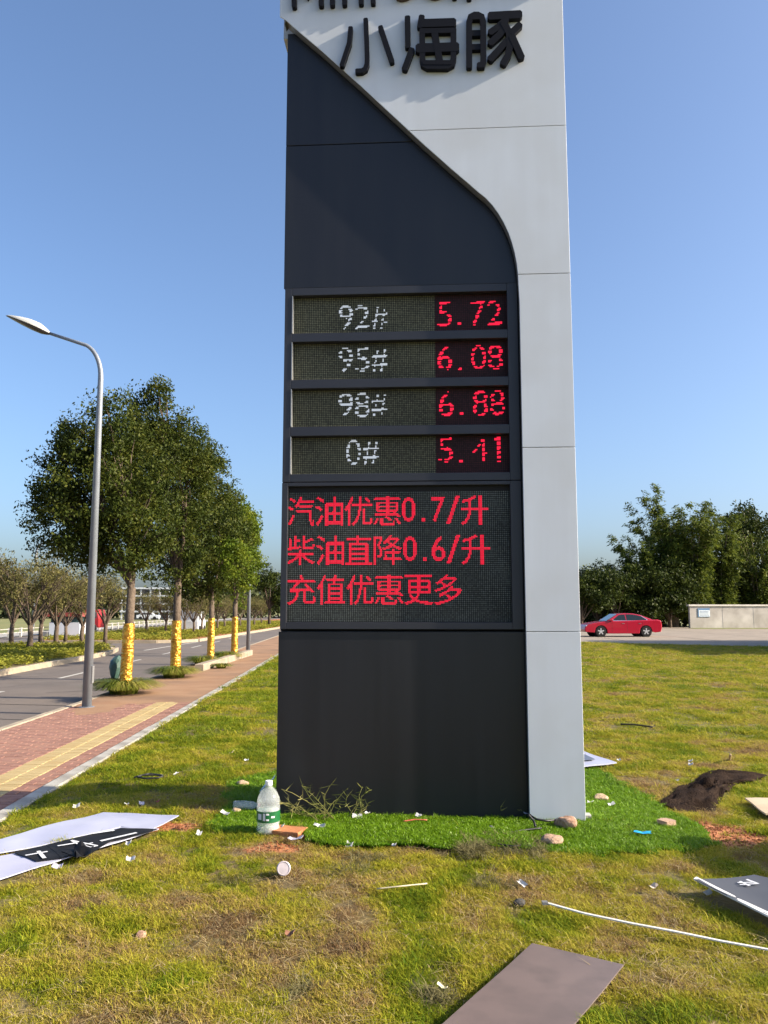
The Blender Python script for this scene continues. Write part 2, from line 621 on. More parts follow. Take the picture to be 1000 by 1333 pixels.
def strip(name, t0, t1, s0, s1, z, m, n=1):
    b = MB()
    for i in range(n):
        a, c = s0 + (s1 - s0) * i / n, s0 + (s1 - s0) * (i + 1) / n
        b.add([(*road_xy(t0, a), z), (*road_xy(t1, a), z), (*road_xy(t1, c), z), (*road_xy(t0, c), z)], [(0, 1, 2, 3)])
    return b.build(name, m)


b = MB()
pl = [(-22.6, -20), (-5.0, -20), (-5.0, 70), (6, 130), (30, 260), (-22.6, 260)]
b.add([(*road_xy(*p), Z_ROAD) for p in pl], [tuple(range(len(pl)))])
road = structure(b.build('road', M['asphalt']))
# painted lane dashes and edge line
b = MB()
for k in range(9):
    s = 10.6 + k * 5.9
    b.add([(*road_xy(-7.95, s), Z_ROAD + .004), (*road_xy(-7.83, s), Z_ROAD + .004), (*road_xy(-7.83, s + 2.4), Z_ROAD + .004), (*road_xy(-7.95, s + 2.4), Z_ROAD + .004)], [(0, 1, 2, 3)])
structure(b.build('lane_markings', M['paint']))
b = MB()
for (sa, sb, ta, tb) in ((37.5, 45, -9.55, -9.15), (45, 47, -9.15, -8.95)):
    b.add([(*road_xy(ta, sa), Z_ROAD + .004), (*road_xy(ta + .14, sa), Z_ROAD + .004), (*road_xy(tb + .14, sb), Z_ROAD + .004), (*road_xy(tb, sb), Z_ROAD + .004)], [(0, 1, 2, 3)])
for t in (-20.3,):
    for k in range(14):
        s = 14 + k * 7
        b.add([(*road_xy(t, s), Z_ROAD + .004), (*road_xy(t + .12, s), Z_ROAD + .004), (*road_xy(t + .12, s + 3), Z_ROAD + .004), (*road_xy(t, s + 3), Z_ROAD + .004)], [(0, 1, 2, 3)])
structure(b.build('edge_markings', M['paint']))

# cracks across the near lane
b = MB()
rc = random.Random(3)
for (xa, ya, xb, yb) in ((-25, 916, 90, 919), (-25, 935, 40, 938), (60, 902, 118, 899), (-10, 897, 30, 892), (175, 873, 215, 869)):
    p0, p1 = G(xa, ya, Z_ROAD), G(xb, yb, Z_ROAD)
    n = 14
    for i in range(n):
        a, c = p0.lerp(p1, i / n), p0.lerp(p1, (i + 1) / n)
        w0, w1 = [.016 + .014 * abs(mnoise.noise(Vector((q.x * 3, q.y * 3, 5)))) for q in (a, c)]
        oa, oc = [.05 * mnoise.noise(Vector((q.x * 1.6, q.y, 8))) for q in (a, c)]
        b.add([(a.x, a.y + oa - w0, Z_ROAD + .004), (c.x, c.y + oc - w1, Z_ROAD + .004), (c.x, c.y + oc + w1, Z_ROAD + .004), (a.x, a.y + oa + w0, Z_ROAD + .004)], [(0, 1, 2, 3)])
structure(b.build('road_cracks', M['seam']))

# ---- pavement: bedding, bricks (nearest 300 as parts), dust
pav = MB().box(-5.0, -2.93, -4, 90, -0.3, Z_PATH - 0.012).build('pavement', M['joint'])
pav.rotation_euler = (0, 0, ROAD_RZ)
structure(pav)
BL, BWd = 0.205, 0.105
rows = int((19.0 - 4.0) / BWd)
bricks = []
for r_ in range(rows):
    s = 4.0 + r_ * BWd
    for ta_, tb_, kind in ((-2.94, -3.25, 'r'), (-3.25, -3.67, 'y'), (-3.67, -4.99, 'r')):
        t = ta_
        first = True
        while t > tb_ + 1e-4:
            w = BL * (0.5 if (first and (r_ % 2) and kind == 'r') else (1.024 if kind == 'y' else 1.0))
            first = False
            t1 = max(t - w, tb_)
            if t1 - tb_ < .03:
                t1 = tb_
            bricks.append((t1, t, s, kind))
            t = t1
vis = []
for i, (ta, tb, s, k) in enumerate(bricks):
    x, y = road_xy((ta + tb) / 2, s)
    if x > -0.476 * y - 0.05 and y > 6.4 and (tb - ta) > 0.15:
        vis.append((y, i))
vis.sort()
near = {i for _, i in vis[:300]}


def brick_mesh(m):
    me = MB().chbox(-BL / 2 + .003, BL / 2 - .003, -BWd / 2 + .003, BWd / 2 - .003, -0.02, 0, .004).build('brick', m)
    d = me.data
    bpy.data.objects.remove(me)
    return d


bm_r = [brick_mesh(M[k]) for k in ('brick_a', 'brick_b', 'brick_c', 'brick_a')]
bm_y = [brick_mesh(M[k]) for k in ('brick_y', 'brick_y2')]
stuff = {}
rb = random.Random(5)
for i, (ta, tb, s, k) in enumerate(bricks):
    z = Z_PATH + rb.uniform(-0.003, 0.003)
    if i in near:
        o = bpy.data.objects.new('brick', rb.choice(bm_r if k == 'r' else bm_y))
        C.objects.link(o)
        o.parent = pav
        o.location = ((ta + tb) / 2, s, z)
        o.rotation_euler = (rb.uniform(-.012, .012), rb.uniform(-.008, .008), rb.uniform(-.01, .01))
    else:
        key = rb.choice(('brick_a', 'brick_b', 'brick_c')) if k == 'r' else rb.choice(('brick_y', 'brick_y2'))
        stuff.setdefault(key, MB()).chbox(ta + .003, tb - .003, s - BWd / 2 + .003, s + BWd / 2 - .003, -0.12, z, .004)
allb = bpy.data.meshes.new('bricks')
V_, F_, MI, keys = [], [], [], sorted(stuff)
for mi, k in enumerate(keys):
    n0 = len(V_)
    V_ += stuff[k].v
    F_ += [tuple(q + n0 for q in f) for f in stuff[k].f]
    MI += [mi] * len(stuff[k].f)
allb.from_pydata(V_, [], F_)
for k in keys:
    allb.materials.append(M[k])
allb.polygons.foreach_set('material_index', MI)
o = bpy.data.objects.new('farther_bricks', allb)
C.objects.link(o)
o.parent = pav
o['kind'] = 'stuff'
# orange dust washed over the bricks further on
b = MB()
nS, nT = 120, 16
for i in range(nS + 1):
    s = 13.0 + (90 - 13.0) * (i / nS) ** 1.5
    for j in range(nT + 1):
        t = -4.98 + 2.04 * j / nT
        cover = (s - 14.6) + 1.6 * mnoise.noise(Vector((t * 1.5, s * 0.5, 0))) + 0.6 * mnoise.noise(Vector((t * 5, s * 3, 3))) - 0.7 * (t + 3.5)
        z = Z_PATH - 0.006 + 0.017 * smooth01(cover / 1.2) + 0.003 * mnoise.noise(Vector((t * 6, s * 6, 3)))
        b.v.append((t, s, z))
for i in range(nS):
    for j in range(nT):
        a = i * (nT + 1) + j
        b.f.append((a, a + 1, a + nT + 2, a + nT + 1))
o = b.build('path_dust', M['path_soil'], pav, smooth=True)
o['kind'] = 'stuff'

# ---- kerbs, stone by stone
def kerb_run(name, pts, w, z0, z1, m, L=1.0, parent=None, c=0.012):
    """stones along a polyline of (t, s)"""
    root = structure(MB().box(0, 0.01, 0, 0.01, z0 - .05, z0 - .04).build(name, m))
    P = [Vector(road_xy(*p)) for p in pts]
    k = 0
    rr = random.Random(hash(name) % 99 if False else len(pts) * 7 + int(L * 10))
    root.location = (P[0].x, P[0].y, 0)
    me0 = None
    i, pos = 0, 0.0
    carry = 0.0
    base = MB().chbox(-w / 2, w / 2, -L / 2 + .004, L / 2 - .004, z0, z1, c).build('kerb_stone', m)
    me = base.data
    bpy.data.objects.remove(base)
    for a, bb in zip(P[:-1], P[1:]):
        seg = (bb - a).length
        d = (bb - a) / seg
        pos = carry
        while pos + L * 0.5 <= seg + 1e-6:
            p = a + d * (pos + L / 2)
            o = bpy.data.objects.new('kerb_stone', me)
            C.objects.link(o)
            o.parent = root
            o.location = (p.x - P[0].x + rr.uniform(-.004, .004), p.y - P[0].y, rr.uniform(-.004, .004))
            o.rotation_euler = (rr.uniform(-.003, .003), rr.uniform(-.01, .01), math.atan2(-d.x, d.y) + rr.uniform(-.004, .004))
            pos += L
            k += 1
        carry = pos - seg
    return root


kerb_run('lawn_kerb', [(-2.855, 4), (-2.855, 64)], 0.15, -0.3, -0.045, M['kerb'])
kerb_run('road_kerb', [(-5.06, 6), (-5.06, 70)], 0.13, -0.32, -0.088, M['kerb_dust'])
med1 = [(-9.85, -6), (-9.85, 30), (-10.0, 34), (-10.5, 36.6), (-11.6, 38.0), (-16.2, 38.0), (-17.8, 36.5), (-18.2, 33), (-18.2, -6)]
med2 = [(-16.9, 45.5), (-11.0, 45.5), (-9.6, 46.2), (-9.0, 48), (-8.2, 62), (-7.5, 78), (-6.2, 110), (-3, 150)]
med2_poly = med2 + [(-14, 150), (-17, 110), (-17.9, 78), (-17.9, 48)]
kerb_run('median_kerb', med1, 0.16, -0.30, -0.06, M['kerb_dust'])
kerb_run('far_median_kerb', med2, 0.16, -0.30, -0.06, M['kerb_dust'], L=1.01)
for nm, poly in (('median_bed', med1), ('far_median_bed', med2_poly)):
    b = MB()
    pts = [road_xy(*p) for p in poly]
    b.prism(pts, lambda x, y: (x, y, -0.10), lambda x, y: (x, y, -0.3))
    structure(b.build(nm, M['red_soil'] if nm.startswith('far') else M['soil']))

# ---- concrete road and verge on the right
b = MB()
b.add([(1.5, 37, -0.06), (40, 8, -0.06), (90, 8, -0.06), (90, 78.5, -0.06), (1.5, 78.5, -0.06)], [(0, 1, 2, 3, 4)])
structure(b.build('concrete_road', M['concrete_road']))
b = MB()
for k in range(12):     # expansion joints filled with tar
    x = 3 + k * 5.0
    b.add([(x, 44, -0.056), (x + .05, 44, -0.056), (x + .05, 70, -0.056), (x, 70, -0.056)], [(0, 1, 2, 3)])
b.add([(1.5, 57, -0.052), (88, 57, -0.052), (88, 57.06, -0.052), (1.5, 57.06, -0.052)], [(0, 1, 2, 3)])
structure(b.build('road_joints', M['seam']))

# ---- lawn sheet
NR, NC = 330, 210
ys = [1.2]
while len(ys) < NR:
    ys.append(ys[-1] + 0.026 * (1 + max(0, ys[-1] - 6) * 0.30))
ys = np.array(ys)
ys = 1.2 + (ys - 1.2) * (41.2 - 1.2) / (ys[-1] - 1.2) if ys[-1] > 41.2 or ys[-1] < 41.2 else ys
verts, tones, bares = [], [], []
for i in range(NR):
    y0_ = ys[i]
    xl = -2.785 - SLOPE * y0_
    for j in range(NC):
        f = j / (NC - 1)
        x = xl + (7.5 * f if f < 0.75 else 5.625 + (f - 0.75) * 4 * 40) if False else xl + 6.2 * f + 44.0 * max(0, f - 0.62) ** 2 / 0.1444 * 0.9
        y = y0_
        yf = lawn_far(x)
        if y > yf:
            y = yf
        verts.append((x, y, lawn_h(x, y)))
        bares.append(bare(x, y) if y < 9 else 0.0)
faces = []
for i in range(NR - 1):
    for j in range(NC - 1):
        a = i * NC + j
        faces.append((a, a + 1, a + NC + 1, a + NC))
me = bpy.data.meshes.new('lawn_ground')
me.from_pydata(verts, [], faces)
me.polygons.foreach_set('use_smooth', [True] * len(me.polygons))
at_ = me.attributes.new('bare', 'FLOAT', 'POINT')
at_.data.foreach_set('value', bares)
lm = M['soil'].copy()
nt = lm.node_tree
bs = nt.nodes['Principled BSDF']
src = bs.inputs['Base Color'].links[0].from_socket
an = nt.nodes.new('ShaderNodeAttribute')
an.attribute_name = 'bare'
nz = nt.nodes.new('ShaderNodeTexNoise')
nz.inputs['Scale'].default_value = 14
nz.inputs['Detail'].default_value = 8
rp = nt.nodes.new('ShaderNodeValToRGB')
rp.color_ramp.elements[0].color = (0.30, 0.095, 0.035, 1)
rp.color_ramp.elements[1].color = (0.50, 0.20, 0.08, 1)
rp.color_ramp.elements[0].position = 0.35
rp.color_ramp.elements[1].position = 0.65
tcn = nt.nodes.new('ShaderNodeTexCoord')
nt.links.new(tcn.outputs['Object'], nz.inputs['Vector'])
nt.links.new(nz.outputs['Fac'], rp.inputs[0])
mx = nt.nodes.new('ShaderNodeMix')
mx.data_type = 'RGBA'
nt.links.new(an.outputs['Fac'], mx.inputs[0])
nt.links.new(src, mx.inputs[6])
nt.links.new(rp.outputs[0], mx.inputs[7])
nt.links.new(mx.outputs[2], bs.inputs['Base Color'])
me.materials.append(lm)
lawn = bpy.data.objects.new('lawn_ground', me)
C.objects.link(lawn)
structure(lawn)

# ------------------------------------------------------------------ the price sign
SX, SY = 1.528, 6.419
sign = thing('price_sign', 'tall charcoal and white fuel price sign with red LED prices standing on the lawn', 'sign', (SX, SY, 0), -R(3.5))
SM = Matrix.Translation((SX, SY, 0)) @ Matrix.Rotation(-R(3.5), 4, 'Z')
SMI = SM.inverted()


def S(px, py, off=0.0):
    """(u, v) on the sign's face for a pixel of the photograph; off = how far proud of it"""
    o = SMI @ Vector((0, 0, CAM_H))
    d = SMI.to_3x3() @ ray(px, py)
    t = (-off - o.y) / d.y
    p = o + d * t
    return (p.x, p.z)


TOP = 7.75
D = 0.66
SEAMS = [0.0, 1.43, 2.889, 4.338, 5.632, 7.0, TOP]
YW = -0.03          # the white cladding stands this far proud
curve = [(-2.44, S(367, 21.5, -YW)[1])] + [S(x, y, -YW) for x, y in ((372, 26), (390, 42), (418, 65.5), (442, 87), (470, 112), (492, 132.5), (536, 173.5), (550, 186.5), (567, 201.5), (586, 218.5), (606, 235.5), (622, 249.5), (632, 257.5),
                                                     (641, 267), (649, 278), (656, 290), (662, 303), (666.3, 315), (670, 329), (672.7, 343), (674.3, 358), (675, 372))] + [(-0.418, 4.1), (-0.42, 0.0)]


def left_edge(v):
    for (u0, v0), (u1, v1) in zip(curve[:-1], curve[1:]):
        if v1 <= v <= v0:
            return u0 + (u1 - u0) * (v0 - v) / (v0 - v1)
    return -2.44


def Fr(y):
    return lambda u, v: (u, y, v)


for v0, v1 in zip(SEAMS[:-1], SEAMS[1:]):
    g = 0.0022
    lo, hi = v0 + g, v1 - g
    left = [(u, v) for u, v in curve if lo < v < hi]
    left = [(left_edge(hi), hi)] + left + [(left_edge(lo), lo)] if hi < 6.7 else ([(-2.44, hi)] + left + [(left_edge(lo), lo)])
    poly = [(0.0, lo), (0.0, hi)] + left
    MB().prism(poly, Fr(YW), Fr(YW + .012)).build('white_panel', M['white_clad'], sign, bevel=0.003)
# dark grey return of the white swoosh (a strip following the curve, behind the panels)
poly = [(-0.10, 0.01), (-0.10, TOP - .01), (-2.40, TOP - .01), (-2.40, 6.68)] + [(u + .003, v + .002) for u, v in curve[1:-1]] + [(-0.417, 0.01)]
MB().prism(poly, Fr(YW + .0125), Fr(0.085)).build('panel_backing', M['body_grey'], sign)
# dark cladding
dk = [(0.005, 1.425), (4.302, 5.585), (5.591, 6.64)]
YD = 0.062
for v0, v1 in dk:
    if v0 < 1:
        poly = [(-2.385, v0), (-0.425, v0), (-0.425, v1), (-2.385, v1)]
        MB().prism(poly, Fr(YD), Fr(YD + .02)).build('dark_panel', M['dark_clad'], sign, bevel=.003)
        continue
    side = [(u - .006, v) for u, v in curve if v0 < v < v1 - .02]
    poly = [(-2.385, v0), (left_edge(v0) - .006, v0)] + side[::-1] + [(max(left_edge(v1), -2.38), v1), (-2.385, v1)]
    MB().prism(poly, Fr(YD), Fr(YD + .02)).build('dark_panel', M['dark_clad'], sign, bevel=.003)
# body behind: dark left, white right side, white back wing with tapered foot
body = MB().box(-2.383, -0.10, 0.16, D - .03, 0.0, 6.66).build('cabinet', M['dark_frame'], sign)
MB().box(-2.384, -0.012, YD + .021, 0.158, 0.0, 1.42).build('lower_box', M['dark_frame'], sign)
MB().box(-2.384, -0.012, YD + .024, 0.158, 4.31, 6.55).build('upper_box', M['dark_frame'], sign)
MB().box(-0.099, -0.003, YW + .0125, D - .028, 0.0, TOP - .02).build('side_panel', M['white_clad'], sign)
MB().prism([(0.0, 0.0), (0.0, TOP), (-2.50, TOP), (-2.50, 6.93), (-2.475, 6.72), (-2.43, 6.56), (-2.39, 6.50), (-2.375, 6.4), (-2.375, 0.0)],
           Fr(D - .026), Fr(D + .03)).build('rear_panel', M['white_clad'], sign, bevel=.004)
MB().box(-2.44, -0.10, 0.16, D - .03, 6.67, TOP - .02).build('head_box', M['white_clad'], sign)
MB().box(-0.02, 0.05, 0.01, 0.10, 0.0, 0.045).build('foot_block', M['kerb'], sign)

# display region: frame rails round the openings, screens set back
U0, U1, UL, UR = -2.31, -0.512, -2.372, -0.426
rows_v = [(4.232, 3.902), (3.828, 3.502), (3.426, 3.102), (3.024, 2.706)]
YF = 0.05
fr = MB()
vs_ = [4.298, 4.232, 3.902, 3.828, 3.502, 3.426, 3.102, 3.024, 2.706, 2.640]
for a, bb in ((0, 1), (2, 3), (4, 5), (6, 7), (8, 9)):
    fr.box(U0 - .0, U1 + .0, YF, YF + .07, vs_[bb] + .0006, vs_[a] - .0006)
fr.box(UL, U0 - .0008, YF, YF + .072, 2.6405, 4.298)
fr.box(U1 + .0008, UR, YF, YF + .072, 2.6405, 4.298)
fr.build('price_frame', M['dark_frame'], sign, bevel=.003)
be = MB()
for v1, v0 in rows_v:
    be.box(U0 + .0005, U0 + .007, YF - .004, YF + .06, v0 + .004, v1 - .004)
be.build('bezel_edge', M['bezel'], sign)
fb = MB()
fb.box(-2.372, -2.322, YF - .006, YF + .07, 1.445, 2.634)
fb.box(-0.515, -0.426, YF - .006, YF + .07, 1.445, 2.634)
fb.box(-2.3215, -0.5155, YF - .006, YF + .07, 1.445, 1.500)
fb.box(-2.3215, -0.5155, YF - .006, YF + .07, 2.604, 2.634)
fb.build('message_frame', M['dark_frame'], sign, bevel=.003)
MB().box(-2.383, -0.43, 0.135, 0.158, 1.43, 4.30).build('screen_backing', M['seam'], sign)

# the lettering of the displays, laid on the diode grid from Blender's own built-in typeface


def glyph_tris(ch, weight=0.0):
    cu = bpy.data.curves.new('glyph', 'FONT')
    cu.body = ch
    cu.size = 1.0
    cu.resolution_u = 5
    cu.offset = weight
    ob = bpy.data.objects.new('glyph', cu)
    C.objects.link(ob)
    dg = bpy.context.evaluated_depsgraph_get()
    me = ob.evaluated_get(dg).to_mesh()
    me.calc_loop_triangles()
    v = np.array([p.co[:2] for p in me.vertices])
    t = np.array([l.vertices[:] for l in me.loop_triangles])
    bpy.data.objects.remove(ob)
    return v, t


def glyph_cells(ch, nx, ny, weight, cut, full_h, full_w, top=0, left=0):
    """coverage of the glyph stretched to nx by ny cells, in a cell field full_h by full_w"""
    out = np.zeros((full_h, full_w), bool)
    v, t = glyph_tris(ch, weight)
    if len(t) == 0:
        return out
    x0, y0 = v.min(0)
    x1, y1 = v.max(0)
    ss = 4
    X, Y = np.meshgrid(x0 + (np.arange(nx * ss) + .5) * (x1 - x0) / (nx * ss), y1 - (np.arange(ny * ss) + .5) * (y1 - y0) / (ny * ss))
    Mk = np.zeros(X.shape, bool)
    for a, b_, c in t:
        A, Bq, Cq = v[a], v[b_], v[c]

        if abs((Bq[0] - A[0]) * (Cq[1] - A[1]) - (Cq[0] - A[0]) * (Bq[1] - A[1])) < 1e-9:
            continue

        def side(P, Q):
            return (X - Q[0]) * (P[1] - Q[1]) - (P[0] - Q[0]) * (Y - Q[1])
        s1, s2, s3 = side(A, Bq), side(Bq, Cq), side(Cq, A)
        Mk |= ((s1 >= 0) & (s2 >= 0) & (s3 >= 0)) | ((s1 <= 0) & (s2 <= 0) & (s3 <= 0))
    cov = Mk.reshape(ny, ss, nx, ss).mean((1, 3)) > cut
    out[top:top + ny, left:left + nx] = cov
    return out


def screen_glyph(ch):
    if ch == '.':
        g = np.zeros((24, 12), bool)
        g[18:21, 4:7] = True
        return g
    if ch == '/':
        return glyph_cells(ch, 11, 23, .003, .40, 24, 12)
    if ch in '0123456789':
        return glyph_cells(ch, 11, 20, .0, .40, 24, 12, top=1)
    dense = ch in '惠值柴更多降直'
    return glyph_cells(ch, 23, 24, .0 if dense else .0015, .38, 24, 24)


def price_glyph(ch):
    if ch == '.':
        g = np.zeros((21, 14), bool)
        g[18:21, 3:6] = True
        return g
    if ch == '1':
        g = np.zeros((21, 14), bool)
        g[:, 6:9] = True
        g[1:4, 4:6] = True
        return g
    if ch == '#':
        return glyph_cells(ch, 13, 19, -.008, .40, 21, 14, top=2)
    return glyph_cells(ch, 12, 21, -.010, .40, 21, 14)


def text_cells(s, fn):
    return np.hstack([fn(c) for c in s])


SCREEN = [text_cells(s, screen_glyph) for s in ('汽油优惠0.7/升', '柴油直降0.6/升', '充值优惠更多')]
GRADE = [text_cells(s, price_glyph) for s in ('92#', '95#', '98#', '0#')]
PRICE = [text_cells(s, price_glyph) for s in ('5.72', '6.08', '6.88', '5.41')]


PITCH_LED = 0.01


def led_quads(cells_on, u_left, v_top, y, gaps=False, slope=0.12, phase=0.0, colpitch=PITCH_LED, rowpitch=PITCH_LED, sz=0.0082):
    b = MB()
    for r_ in range(cells_on.shape[0]):
        for c in range(cells_on.shape[1]):
            if not cells_on[r_, c]:
                continue
            if gaps and ((r_ + slope * c + phase) % 3.9) > 2.35:
                continue
            # snap to the module's grid
            u = (math.floor((u_left + c * colpitch) / PITCH_LED) + 0.5) * PITCH_LED
            v = (math.floor((v_top - r_ * rowpitch) / PITCH_LED) + 0.5) * PITCH_LED
            h = sz / 2
            b.add([(u - h, y, v - h), (u + h, y, v - h), (u + h, y, v + h), (u - h, y, v + h)], [(0, 1, 2, 3)])
    return b


YS = 0.112
text_g = ['92#', '95#', '98#', '0#']
gx = [(442, 398), (442, 454), (442, 513), (452, 573)]
px_ = [(570, 394), (571, 451), (572, 511), (571, 570)]
for i, (v1, v0) in enumerate(rows_v):
    disp = MB().box(U0, U1, YS + .002, YS + .02, v0 - .01, v1 + .01).build('price_display', M['seam'], sign)
    gm = MB().add([(U0, YS, v0), (-1.11, YS, v0), (-1.11, YS, v1), (U0, YS, v1)], [(0, 1, 2, 3)]).build('grade_module', M['led_olive'], disp)
    pm = MB().add([(-1.109, YS, v0), (U1, YS, v0), (U1, YS, v1), (-1.109, YS, v1)], [(0, 1, 2, 3)]).build('price_module', M['led_maroon'], disp)
    u, v = S(gx[i][0], gx[i][1], -YS)
    led_quads(GRADE[i], u, v, YS - .003, True, 0.12, i * 1.3, sz=.0095).build('grade_lettering', M['lit_white'], disp)['kind'] = 'stuff'
    u, v = S(px_[i][0], px_[i][1], -YS)
    led_quads(PRICE[i], u, v, YS - .003, True, 0.10, i * 2.1 + .6, sz=.0098).build('price_digits', M['lit_red'], disp)['kind'] = 'stuff'
YM = 0.075
ms = MB().box(-2.3215, -0.5155, YM + .002, YM + .02, 1.5, 2.604).build('message_display', M['seam'], sign)
MB().add([(-2.318, YM, 1.504), (-0.518, YM, 1.504), (-0.518, YM, 2.556), (-2.318, YM, 2.556)], [(0, 1, 2, 3)]).build('led_module', M['led_grey'], ms)
for cells_on, (px, py) in zip(SCREEN, ((375, 648), (375, 698), (376, 749))):
    u, v = S(px, py, -YM)
    led_quads(cells_on, u, v, YM - .003, sz=.0074, colpitch=.00985).build('message_line', M['lit_red'], ms)['kind'] = 'stuff'

# raised letters
LP = 0.078          # how far the letters stand off the panel
LT = 0.035


def stroke_prism(b, pts, w, y0=-LP, y1=YW - .001, rnd=True):
    """flat-faced stroke of width w following (u, v) points"""
    n = len(pts)
    Lp, Rp = [], []
    P = [Vector(p) for p in pts]
    for i in range(n):
        if i == 0:
            d = P[1] - P[0]
        elif i == n - 1:
            d = P[-1] - P[-2]
        else:
            d = (P[i] - P[i - 1]).normalized() + (P[i + 1] - P[i]).normalized()
        d.normalize()
        k = 1.0
        if 0 < i < n - 1:
            a = (P[i] - P[i - 1]).normalized()
            k = 1 / max(0.5, abs(a.dot(d)))
        nn = Vector((-d.y, d.x)) * (w / 2 * k)
        Lp.append(P[i] + nn)
        Rp.append(P[i] - nn)
    cap0, cap1 = [], []
    if rnd:
        c = w * 0.22
        d0 = (P[1] - P[0]).normalized() * c
        d1 = (P[-1] - P[-2]).normalized() * c
        n0 = Vector((-d0.y, d0.x)).normalized() * (w / 2 - c)
        n1 = Vector((-d1.y, d1.x)).normalized() * (w / 2 - c)
        Lp[0], Rp[0] = Lp[0] + d0, Rp[0] + d0
        Lp[-1], Rp[-1] = Lp[-1] - d1, Rp[-1] - d1
        cap1 = [P[-1] + n1, P[-1] - n1]
        cap0 = [P[0] - n0, P[0] + n0]
    poly = Lp + cap1 + Rp[::-1] + cap0
    b.prism([tuple(p) for p in poly], Fr(y0), Fr(y1))


def px_stroke(b, pts, wpx, y0=-LP, y1=YW - .001):
    q = [S(x, y, -y0) for x, y in pts]
    stroke_prism(b, q, wpx / 151.0, y0, y1)


xiao = [([(456.6, 34), (454.5, 56), (444.5, 86)], 6.0), ([(476, 23), (477.8, 70), (477.6, 83), (475.5, 89), (471.5, 91.5), (462.5, 92)], 6.0), ([(494.8, 33), (511, 81)], 6.2)]
b = MB()
for p, w in xiao:
    px_stroke(b, p, w)
b.build('letter_xiao', M['letter'], sign)
b = MB()
off = [0]


def st(pts, w):
    # neighbouring strokes stand a hair apart in depth so that no two faces share a plane
    off[0] = (off[0] + 1) % 12
    px_stroke(b, pts, w, -LP - off[0] * .0006, YW - .001 - off[0] * .0004)


st([(530.5, 20), (531, 62)], 7.2)
st([(537, 62), (526, 91)], 7.6)
st([(549.5, 19), (546.5, 36)], 7.6)
st([(547, 30), (594, 28.5)], 11.5)
st([(549.5, 37), (550, 76), (551.5, 83), (557, 86), (582, 86), (588.5, 82.5), (590.5, 76), (590.5, 36)], 7.4)
st([(546, 40), (594, 39)], 7)
st([(541, 62.5), (598, 60.5)], 12.5)
st([(565.5, 40), (573.5, 84)], 8.5)
st([(550, 81), (590, 81)], 6)
b.build('letter_hai', M['letter'], sign)
b = MB()
st([(611, 88), (610.8, 28), (613, 21), (618, 18.5), (622, 18.5), (627, 21), (629.2, 28), (629.6, 78), (628, 84), (621, 84.5)], 7.4)
st([(611, 21.5), (629, 21)], 8)
st([(611, 43), (629.5, 42.5)], 8)
st([(611, 61), (629.5, 60.5)], 8)
st([(635, 20.5), (680, 18)], 11)
st([(661, 23), (648, 35), (636.5, 43)], 8.5)
st([(657, 36), (650, 45), (636.5, 57)], 8.5)
st([(662, 50), (650, 64), (636.5, 78)], 8.5)
st([(655, 27), (663, 42), (664.5, 58), (661, 72), (654, 84)], 8.5)
st([(678.5, 30), (665, 43)], 8.5)
st([(666, 45), (680, 76)], 8.5)
b.build('letter_tun', M['letter'], sign)

# "Mini Dolphin" above: only its feet reach into the photograph
bu, bv = S(383, 9, LP)
XH, CH, w_ = 0.24, 0.33, 0.042


def latin(name, strokes, m=M['letter']):
    bb = MB()
    for i, p in enumerate(strokes):
        stroke_prism(bb, p, w_, -LP - i * .0006, YW - .001 - i * .0004)
    return bb.build(name, m, sign)


def ul(px):
    return S(px, 5, LP)[0]


def arc(cx, cy, rx, ry, a0, a1, n=12):
    return [(cx + rx * math.cos(R(a0 + (a1 - a0) * i / n)), cy + ry * math.sin(R(a0 + (a1 - a0) * i / n))) for i in range(n + 1)]


B = bv + 0.0
x0, x1 = ul(383), ul(418)
latin('letter_m', [[(x0, B), (x0 - .012, B + CH)], [(x1, B), (x1 - .006, B + CH)], [(x0 - .01, B + CH - .01), ((x0 + x1) / 2, B + .12), (x1 - .008, B + CH - .01)]])
latin('letter_i', [[(ul(432.5), B), (ul(432.5), B + XH)], [(ul(432.5), B + XH + .05), (ul(432.5), B + XH + .09)]])
x0, x1 = ul(448.5), ul(470)
latin('letter_n', [[(x0, B), (x0, B + XH)], [(x1, B), (x1, B + XH * .6)] + arc((x0 + x1) / 2, B + XH * .6, (x1 - x0) / 2, XH * .36, 0, 180, 8)[1:]])
latin('letter_i', [[(ul(485.7), B), (ul(485.7), B + XH)], [(ul(485.7), B + XH + .05), (ul(485.7), B + XH + .09)]])
x0 = ul(519)
Bd = B + .045
latin('letter_d', [[(x0, Bd), (x0, Bd + CH)], [(x0, Bd + CH - .01)] + arc(x0 + .03, Bd + CH / 2, .13, CH / 2 - .01, 90, -90, 12) + [(x0, Bd + .01)]], M['letter_gold'])
cx = ul(567)
latin('letter_o', [arc(cx, Bd + XH / 2, .088, XH / 2 - .008, 0, 360, 20)], M['letter_gold'])
latin('letter_l', [[(ul(592), B + .02), (ul(592), B + CH + .02)]])
x0 = ul(611)
latin('letter_p', [[(x0, B + .005), (x0, B + XH + .06)], arc(x0 + .075, B + XH / 2 + .08, .075, XH / 2 - .01, 0, 360, 18)])
x0 = ul(642)
latin('letter_h', [[(x0, B + .06), (x0, B + CH + .06)], [(x0 + .13, B + .06), (x0 + .13, B + .2)] + arc(x0 + .065, B + .2, .065, .09, 0, 180, 8)[1:]])
latin('letter_i', [[(ul(673), B + .06), (ul(673), B + XH + .06)], [(ul(673), B + XH + .11), (ul(673), B + XH + .15)]])
x0 = ul(686)
latin('letter_n', [[(x0, B + .06), (x0, B + XH + .06)], [(x0 + .13, B + .06), (x0 + .13, B + .2)] + arc(x0 + .065, B + .2, .065, .09, 0, 180, 8)[1:]])

